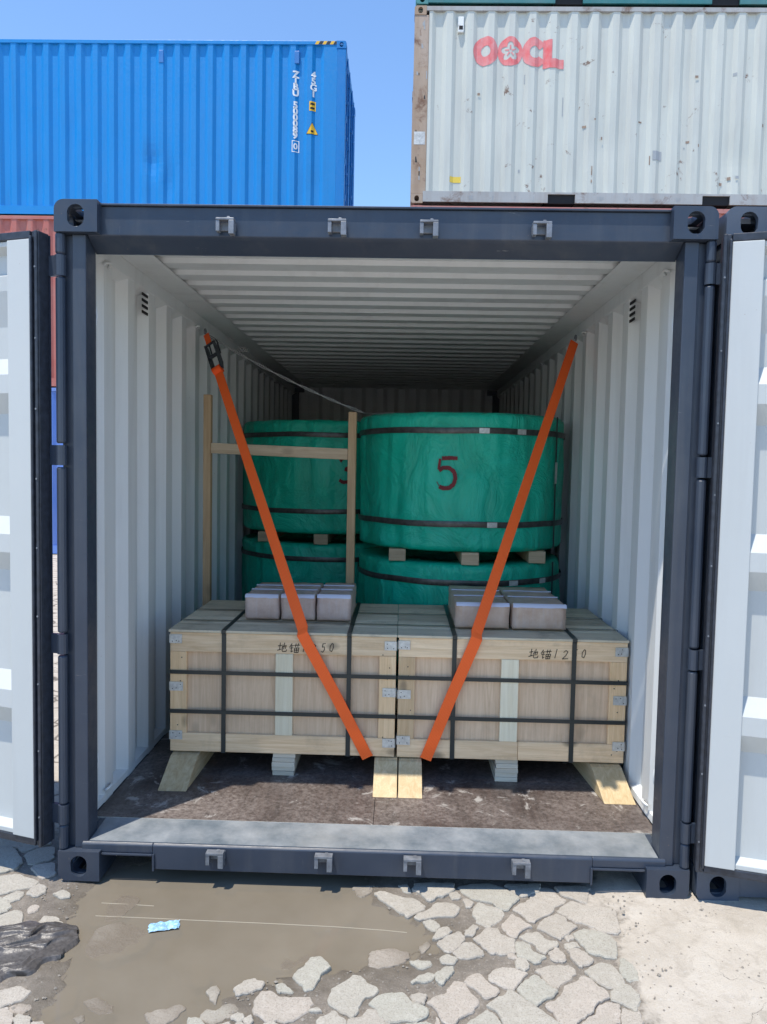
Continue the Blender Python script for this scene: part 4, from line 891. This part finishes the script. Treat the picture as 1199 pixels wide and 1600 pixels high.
# ------------------------------------------------------------------ cargo: coils
def coil(cx, cy, z0, h, rad, label, seed, mark=None, mark_a=-math.pi/2):
    r = empty('steel_coil', (cx, cy, z0), label, 'coil', 'steel coils wrapped in green tarpaulin')
    na, nz = 200, 46; v = []; f = []
    for j in range(nz+1):
        t = j/nz; z = z0 + h*t; edge = max(0, .03-min(t, 1-t)*h)/.03
        for i in range(na):
            a = 2*math.pi*i/na; p = Vector((math.cos(a)*2.2, math.sin(a)*2.2, z*2.6+seed))
            pinch = 0
            for bt in (.20, .87): pinch += math.exp(-((t-bt)/.035)**2)
            puck = noise.noise(Vector((math.cos(a)*9, math.sin(a)*9, z*1.2+seed)))*.014 + (noise.ridged_multi_fractal(Vector((p.x*1.1+p.z*.5, p.y*1.1, p.z*1.1)), 1., 2., 4, 1., 2.)-1)*.007 + noise.noise(Vector((math.cos(a)*24, math.sin(a)*24, z*3+seed)))*.006
            rr = rad - .016 + puck*(1-.85*min(1, pinch)) - .022*edge**2
            v.append((cx+rr*math.cos(a), cy+rr*math.sin(a), z + .004*noise.noise(Vector((math.cos(a)*5, math.sin(a)*5, seed)))*(t > .95)))
    for j in range(nz):
        for i in range(na): k = (i+1) % na; f.append((j*na+i, j*na+k, (j+1)*na+k, (j+1)*na+i))
    # end faces with the eye of the coil
    for zz, base in ((z0+h-.012, nz*na), (z0+.012, 0)):
        o = len(v)
        for rr, dz in ((rad*.5, 0), (rad*.46, -.03 if base else .03)):
            v += [(cx+rr*math.cos(2*math.pi*i/na), cy+rr*math.sin(2*math.pi*i/na), zz+dz) for i in range(na)]
        for i in range(na):
            k = (i+1) % na; q = [(base+i, base+k, o+k, o+i), (o+i, o+k, o+na+k, o+na+i)]; f += q if base else [x[::-1] for x in q]
    mesh('tarp_wrap', v, f, TARP, r, True)
    def hoop(zc, w, rr):
        n = 128; vv = []; ff = []
        for i in range(n):
            a = 2*math.pi*i/n; dz = .006*noise.noise(Vector((math.cos(a)*2, math.sin(a)*2, zc+seed)))
            vv += [(cx+rr*math.cos(a), cy+rr*math.sin(a), zc-w+dz), (cx+(rr+.002)*math.cos(a), cy+(rr+.002)*math.sin(a), zc-w*.6+dz), (cx+(rr+.002)*math.cos(a), cy+(rr+.002)*math.sin(a), zc+w*.6+dz), (cx+rr*math.cos(a), cy+rr*math.sin(a), zc+w+dz)]
        for i in range(n):
            k = (i+1) % n
            for q in range(3): ff.append((4*i+q, 4*k+q, 4*k+q+1, 4*i+q+1))
        return mesh('steel_band', vv, ff, COILBAND, r, True)
    b1 = hoop(z0+h*.20, .017, rad-.006); b2 = hoop(z0+h*.87, .017, rad-.006)
    for a, bz in ((-1.45, .87), (-1.36, .20), (-1.1, .87)):  # pale seals, also painting the bright reflection along the bands
        a += seed*.1; w = .05; vv = []
        for i in range(7):
            q = a + (i-3)*w/3/rad*.6; vv += [(cx+(rad)*math.cos(q), cy+(rad)*math.sin(q), z0+h*bz-.015), (cx+rad*math.cos(q), cy+rad*math.sin(q), z0+h*bz+.015)]
        mesh('seal_glint', vv, [(2*i, 2*i+2, 2*i+3, 2*i+1) for i in range(6)], STEELWHITE, r)
    for a in (-.62, .9, 2.4):                        # vertical bands with a clip
        vv = [(cx+(rad+.001)*math.cos(a+s), cy+(rad+.001)*math.sin(a+s), z) for z in (z0+.0, z0+h*.3, z0+h*.6, z0+h) for s in (-.016, .016)]
        vb = mesh('vertical_band', vv, [(2*i, 2*i+1, 2*i+3, 2*i+2) for i in range(3)], BLACKBAND, r)
        vv = [(cx+(rad+.004)*math.cos(a+s), cy+(rad+.004)*math.sin(a+s), z) for z in (z0+h*.5, z0+h*.66) for s in (-.024, .024)]
        mesh('band_clip', vv, [(0, 1, 3, 2)], STEELWHITE, vb)
    if mark:
        ST = {'5': [([(.085, .19), (.03, .192), (-.045, .188)], .013), ([(-.042, .19), (-.052, .105)], .009), ([(-.052, .105), (-.02, .128), (.025, .126), (.06, .10), (.07, .06), (.06, .018), (.03, -.008), (-.02, -.012), (-.06, .008)], .014), ([(-.05, .022), (-.066, .012)], .017)],
              '3': [([(-.05, .16), (-.02, .19), (.03, .19), (.055, .155), (.035, .115), (-.01, .1)], .012), ([(-.01, .1), (.045, .09), (.065, .045), (.04, .0), (-.02, -.01), (-.06, .015)], .014)]}
        me = bpy.data.meshes.new('painted_number'); V = []; F = []; zc = z0+h*.5-.045
        for pts, w in ST[mark]:
            q = resample(pts + pts[-2:0:-1], .006)[:max(2, int(sum(math.hypot(b_[0]-a_[0], b_[1]-a_[1]) for a_, b_ in zip(pts, pts[1:]))/.006))]
            q = [tuple(sum(q[min(max(i+k, 0), len(q)-1)][c_] for k in (-2, -1, 0, 1, 2))/5 for c_ in (0, 1)) for i in range(len(q))]; o_ = len(V)
            for i, (u, v_) in enumerate(q):
                a_, b_ = q[max(i-1, 0)], q[min(i+1, len(q)-1)]; L_ = math.hypot(b_[0]-a_[0], b_[1]-a_[1]) or 1; nx, nz = -(b_[1]-a_[1])/L_, (b_[0]-a_[0])/L_
                for sg in (-1, 1):
                    ww = w*sg*(1+.28*noise.noise(Vector((u*160, v_*160, sg+seed)))); V.append((u+nx*ww, v_+nz*ww))
            F += [(o_+2*i, o_+2*i+1, o_+2*i+3, o_+2*i+2) for i in range(len(q)-1)]
        me.from_pydata([(cx+(rad+.002)*math.cos(mark_a+u/rad), cy+(rad+.002)*math.sin(mark_a+u/rad), zc+v_) for u, v_ in [(a_*.8, .02+b_*.85) for a_, b_ in V]], [], F)
        link('painted_number', me, REDPAINT, r)
    return r
CR = .668; C1 = (.472, 2.135); C2 = (-.492, 3.09); ZU, HU, ZL, HL = 1.155, .80, .285, .795
coil(*C1, ZU, HU, CR, 'upper green wrapped coil with the number 5, on the right', 0., '5', -math.pi/2-.20)
coil(*C1, ZL, HL, CR, 'lower green wrapped coil on the right, under the one numbered 5', 3.1)
coil(*C2, ZU, HU, CR, 'upper green wrapped coil standing further back behind the timber frame', 6.3, '3', -math.pi/2+.28)
coil(*C2, ZL, HL, CR, 'lower green wrapped coil further back on the left', 9.7)
for (cx, cy), side in ((C1, 'right'), (C2, 'left')):
    for z0, lv, zh in ((FL+.001, 'floor under the lower', .122), (ZL+HL+.001, 'joint between the two', .072)):
        for k, dx in enumerate((-.40, .02, .43)):
            y0 = cy - math.sqrt(CR**2-dx**2)*.985
            tag(box('dunnage_timber', cx+dx-.05, cx+dx+.05, y0+.01, cy+.45, z0, z0+zh, TIMB_X, None, .004), '%s timber bearer in the %s %s coils' % (('left', 'middle', 'right')[k], lv, side) if 'joint' in lv else '%s timber bearer on the %s coil on the %s' % (('left', 'middle', 'right')[k], lv, side), 'timber', 'timber bearers of the coils')
# timber bracing frame in front of the left coil
fr = empty('timber_frame', (-.62, 1.52, FL), 'rough timber bracing frame in front of the left coils', 'frame')
box('post', -1.055, -1.012, 1.49, 1.535, FL+.001, 2.03, TIMB_Z, fr, .003); box('post', -.222, -.176, 1.49, 1.56, FL+.001, 1.945, TIMB_Z, fr, .003)
MB().prism([(-1.0115, 1.695), (-1.0115, 1.755), (-.2225, 1.735), (-.2225, 1.672)], 1, 1.495, 1.53).build('crossbeam', TIMB_X, fr, bevel=.003)
box('crossbeam', -1.0115, -.2225, 1.495, 1.53, .62, .685, TIMB_X, fr, .003)
# wire from the lashing ring to the coil
def twist(a, b, sag, n=26, amp=.006):
    a, b = Vector(a), Vector(b); out = [[], []]
    for i in range(n+1):
        t = i/n; p = a.lerp(b, t) - Vector((0, 0, sag*4*t*(1-t)))
        for s in (0, 1):
            ph = t*22 + s*math.pi; out[s].append(p + Vector((amp*math.cos(ph)*.4, 0, amp*math.sin(ph))))
    return out
wr = MB()
for strand in twist((-1.125, 1.77, 2.425), (-.145, 1.93, 1.968), .03): wr.tube(strand, .0032, 6)
wr.tube([(-.93 + .012*math.cos(k*.9) + k*.0025, 1.83, 2.34 + .014*math.sin(k*.9)) for k in range(22)], .0026, 6)
wr.tube([(-.15, 1.93, 1.968), (-.08, 1.82, 1.962), (.0, 1.75, 1.960), (.1, 1.70, 1.958)], .0032, 6)
tag(wr.build('tie_wire', WIRE, None, True), 'twisted grey steel wire from the upper left wall to the coil', 'wire')

# orange lashing straps
def ribbon(pts, w, wdir, mat, parent, name='webbing', th=.0022, sub=6):
    P = [Vector(p) for p in pts]; v = []; f = []; uv = []
    Q = []
    for a, b in zip(P, P[1:]): Q += [a.lerp(b, k/sub) for k in range(sub)]
    Q.append(P[-1]); wd_ = [Vector(x) for x in wdir]; W2 = []
    for a, b in zip(wd_, wd_[1:]): W2 += [a.lerp(b, k/sub).normalized() for k in range(sub)]
    W2.append(wd_[-1].normalized())
    for i, (p, wv) in enumerate(zip(Q, W2)):
        d = (Q[min(i+1, len(Q)-1)] - Q[max(i-1, 0)]).normalized(); n = d.cross(wv).normalized()*th
        v += [p-wv*w-n, p+wv*w-n, p+wv*w+n, p-wv*w+n]
    m = len(Q)
    for i in range(m-1):
        for k in range(4): f.append((4*i+k, 4*i+(k+1) % 4, 4*i+4+(k+1) % 4, 4*i+4+k))
    o = mesh(name, v, f, mat, parent); ul = o.data.uv_layers.new(name='UVMap')
    for poly in o.data.polygons:
        for li in poly.loop_indices:
            vi = o.data.loops[li].vertex_index; ul.data[li].uv = (((vi % 4) in (1, 2))*1.0, (vi//4)*.1)
    return o
def strap(A, edge, bot, label, ratchet):
    r = empty('lashing_strap', bot, label, 'strap', 'orange lashing straps')
    A = Vector(A); E_ = Vector(edge); B = Vector(bot); d = (E_-A).normalized(); start = A + d*.03
    wdn = (B-E_).normalized(); wfront = Vector((wdn.z, 0, -wdn.x)).normalized()
    if wfront.x < 0: wfront = -wfront
    wtop = Vector((.75, .0, 0)) + Vector((0, .35*(1 if A.x > 0 else -1), 0)); wtop = (wtop - d*wtop.dot(d)).normalized()
    s0 = A + d*(.33 if ratchet else .03)
    up = E_ + Vector((0, .012, .010)); e1 = s0.lerp(up, .97); e2 = E_.lerp(B, .03)
    ribbon([s0, s0.lerp(up, .5), up, E_ + Vector((0, -.006, -.012)), E_.lerp(B, .5), B, B + Vector((0, .05, -.006)), B + Vector((0, .2, -.004))], .0265, [wtop, wtop, wtop.lerp(wfront, .6), wfront, wfront, wfront, Vector((1, 0, 0)), Vector((1, 0, 0))], WEB, r)
    # hook at the ring
    hk = [A + Vector((0, 0, .0)) + Vector((.0, .02*math.cos(k*.5), .018*math.sin(k*.5))) for k in range(9)]
    MB().tube(hk, .005, 6).build('hook', STEEL, r, smooth=True)
    if ratchet:
        n = d.cross(wtop).normalized(); a = A + d*.06
        ribbon([A + d*.02, A + d*.10], .018, [wtop, wtop], WEB, r, 'short_end')
        m = MB()
        for s in (-.03, .03):
            c = [a + wtop*s + n*q + d*e for e, q in ((.03, -.012), (.06, -.03), (.2, -.035), (.27, -.012), (.27, .02), (.06, .02))]
            c2 = [p + wtop*.005 for p in c]; k = len(c)
            m.add(c+c2, [tuple(range(k)), tuple(range(2*k-1, k-1, -1))] + [(i, (i+1) % k, (i+1) % k+k, i+k) for i in range(k)])
        for e in (.05, .15, .26): m.tube([a + wtop*-.03 + d*e, a + wtop*.035 + d*e], .012 if e == .15 else .007, 10)
        m.build('ratchet_buckle', GASKET, r)
        hl = MB()
        for s in (-.028, .028): hl.tube([a + wtop*s + d*.14, a + wtop*s + n*-.055 + d*.10, a + wtop*s + n*-.06 + d*-.02], .005, 6)
        hl.tube([a + wtop*-.028 + n*-.06 + d*-.02, a + wtop*.028 + n*-.06 + d*-.02], .007, 8); hl.build('ratchet_handle', GASKET, r)
        roll = MB(); roll.tube([a + wtop*-.027 + d*.27, a + wtop*.027 + d*.27], .026, 14); roll.build('webbing_roll', WEB, r)
    return r
strap((-1.118, 1.765, 2.43), (-.36, .648, .862), (-.045, .648, .268), 'left orange strap with a black ratchet near its top', True)
strap((1.118, 1.79, 2.43), (.452, .648, .862), (.228, .648, .268), 'right orange strap running up to the right wall', False)

# ------------------------------------------------------------------ litter on the ground, painted reflections on the puddle
FOLDS = [(random.uniform(-.9, .9), random.uniform(-.9, .9), random.gauss(.62, .35), random.uniform(.3, .9), random.uniform(.05, .13), random.uniform(.4, 1)) for _ in range(34)]
def rag():
    n = 110; v = []; f = []
    for j in range(n+1):
        for i in range(n+1):
            a, b = i/n*2-1, j/n*2-1; rr = math.hypot(a, b); x = -1.20 + a*.21; y = -.425 + b*.165 + .05*a
            x += .03*noise.noise(Vector((a*3, b*3, 4))); y += .03*noise.noise(Vector((a*3, b*3, 8)))
            fo = .25*noise.noise(Vector((a*4, b*4, 2)))
            for (rx, ry, an, ln, wd2, hh) in FOLDS:
                ca_, sa_ = math.cos(an), math.sin(an); al = (a-rx)*ca_ + (b-ry)*sa_; ac = -(a-rx)*sa_ + (b-ry)*ca_ + .08*math.sin(al*4+rx*9)
                if abs(al) < ln and abs(ac) < wd2*2: fo = max(fo, hh*(1-(al/ln)**2)*math.exp(-abs(ac)/wd2*1.6))
            z = .002 + max(0, 1-rr**4)*(.008 + .026*fo)
            if rr > .98: z = -.012
            v.append((x, y, z))
    keep = [j*(n+1)+i for j in range(n+1) for i in range(n+1)]
    for j in range(n):
        for i in range(n):
            a, b = (i+.5)/n*2-1, (j+.5)/n*2-1
            if math.hypot(a, b)+.12*noise.noise(Vector((a*2.5, b*2.5, 3))) < 1: f.append((j*(n+1)+i, j*(n+1)+i+1, (j+1)*(n+1)+i+1, (j+1)*(n+1)+i))
    us = sorted({k for q in f for k in q}); mp = {k: i for i, k in enumerate(us)}
    return tag(mesh('plastic_sheet', [v[k] for k in us], [tuple(mp[k] for k in q) for q in f], RAG, None, True), 'crumpled dark plastic sheet lying on the pavers beside the puddle', 'sheet')
rag()
def wrapper():
    n = 14; v = []; f = []
    for j in range(n+1):
        for i in range(n+1):
            a, b = i/n-.5, j/n-.5; x, y = a*.105, b*.05; c, s = math.cos(.28), math.sin(.28)
            z = WLEV + .004 + .012*abs(noise.noise(Vector((a*6, b*5, 2))))
            v.append((-.722 + x*c - y*s + .006*noise.noise(Vector((a*5, b*5, 7))), -.252 + x*s + y*c, z))
    f = [(j*(n+1)+i, j*(n+1)+i+1, (j+1)*(n+1)+i+1, (j+1)*(n+1)+i) for j in range(n) for i in range(n)]
    return tag(mesh('blue_wrapper', v, f, BLUEW, None, False), 'crumpled light blue wrapper floating in the puddle', 'wrapper')
wrapper()
for pts, lab in (([(-.99, -.198, 0), (-.78, -.201, 0), (-.66, -.204, 0), (-.35, -.209, 0), (-.1, -.216, 0), (.06, -.226, 0), (.14, -.235, 0)], 'long thin pale line painted as a reflection across the puddle'), ([(-1.0, -.118, 0), (-.9, -.121, 0), (-.8, -.126, 0)], 'short pale line painted as a reflection in the puddle near the container')):
    tag(MB().tube([(x, y, WLEV+.0005) for x, y, z in pts], .0012, 5).build('reflection_line', REFLECTION, None), lab, 'reflection_line')  # thin pale tubes paint faint reflections onto the puddle
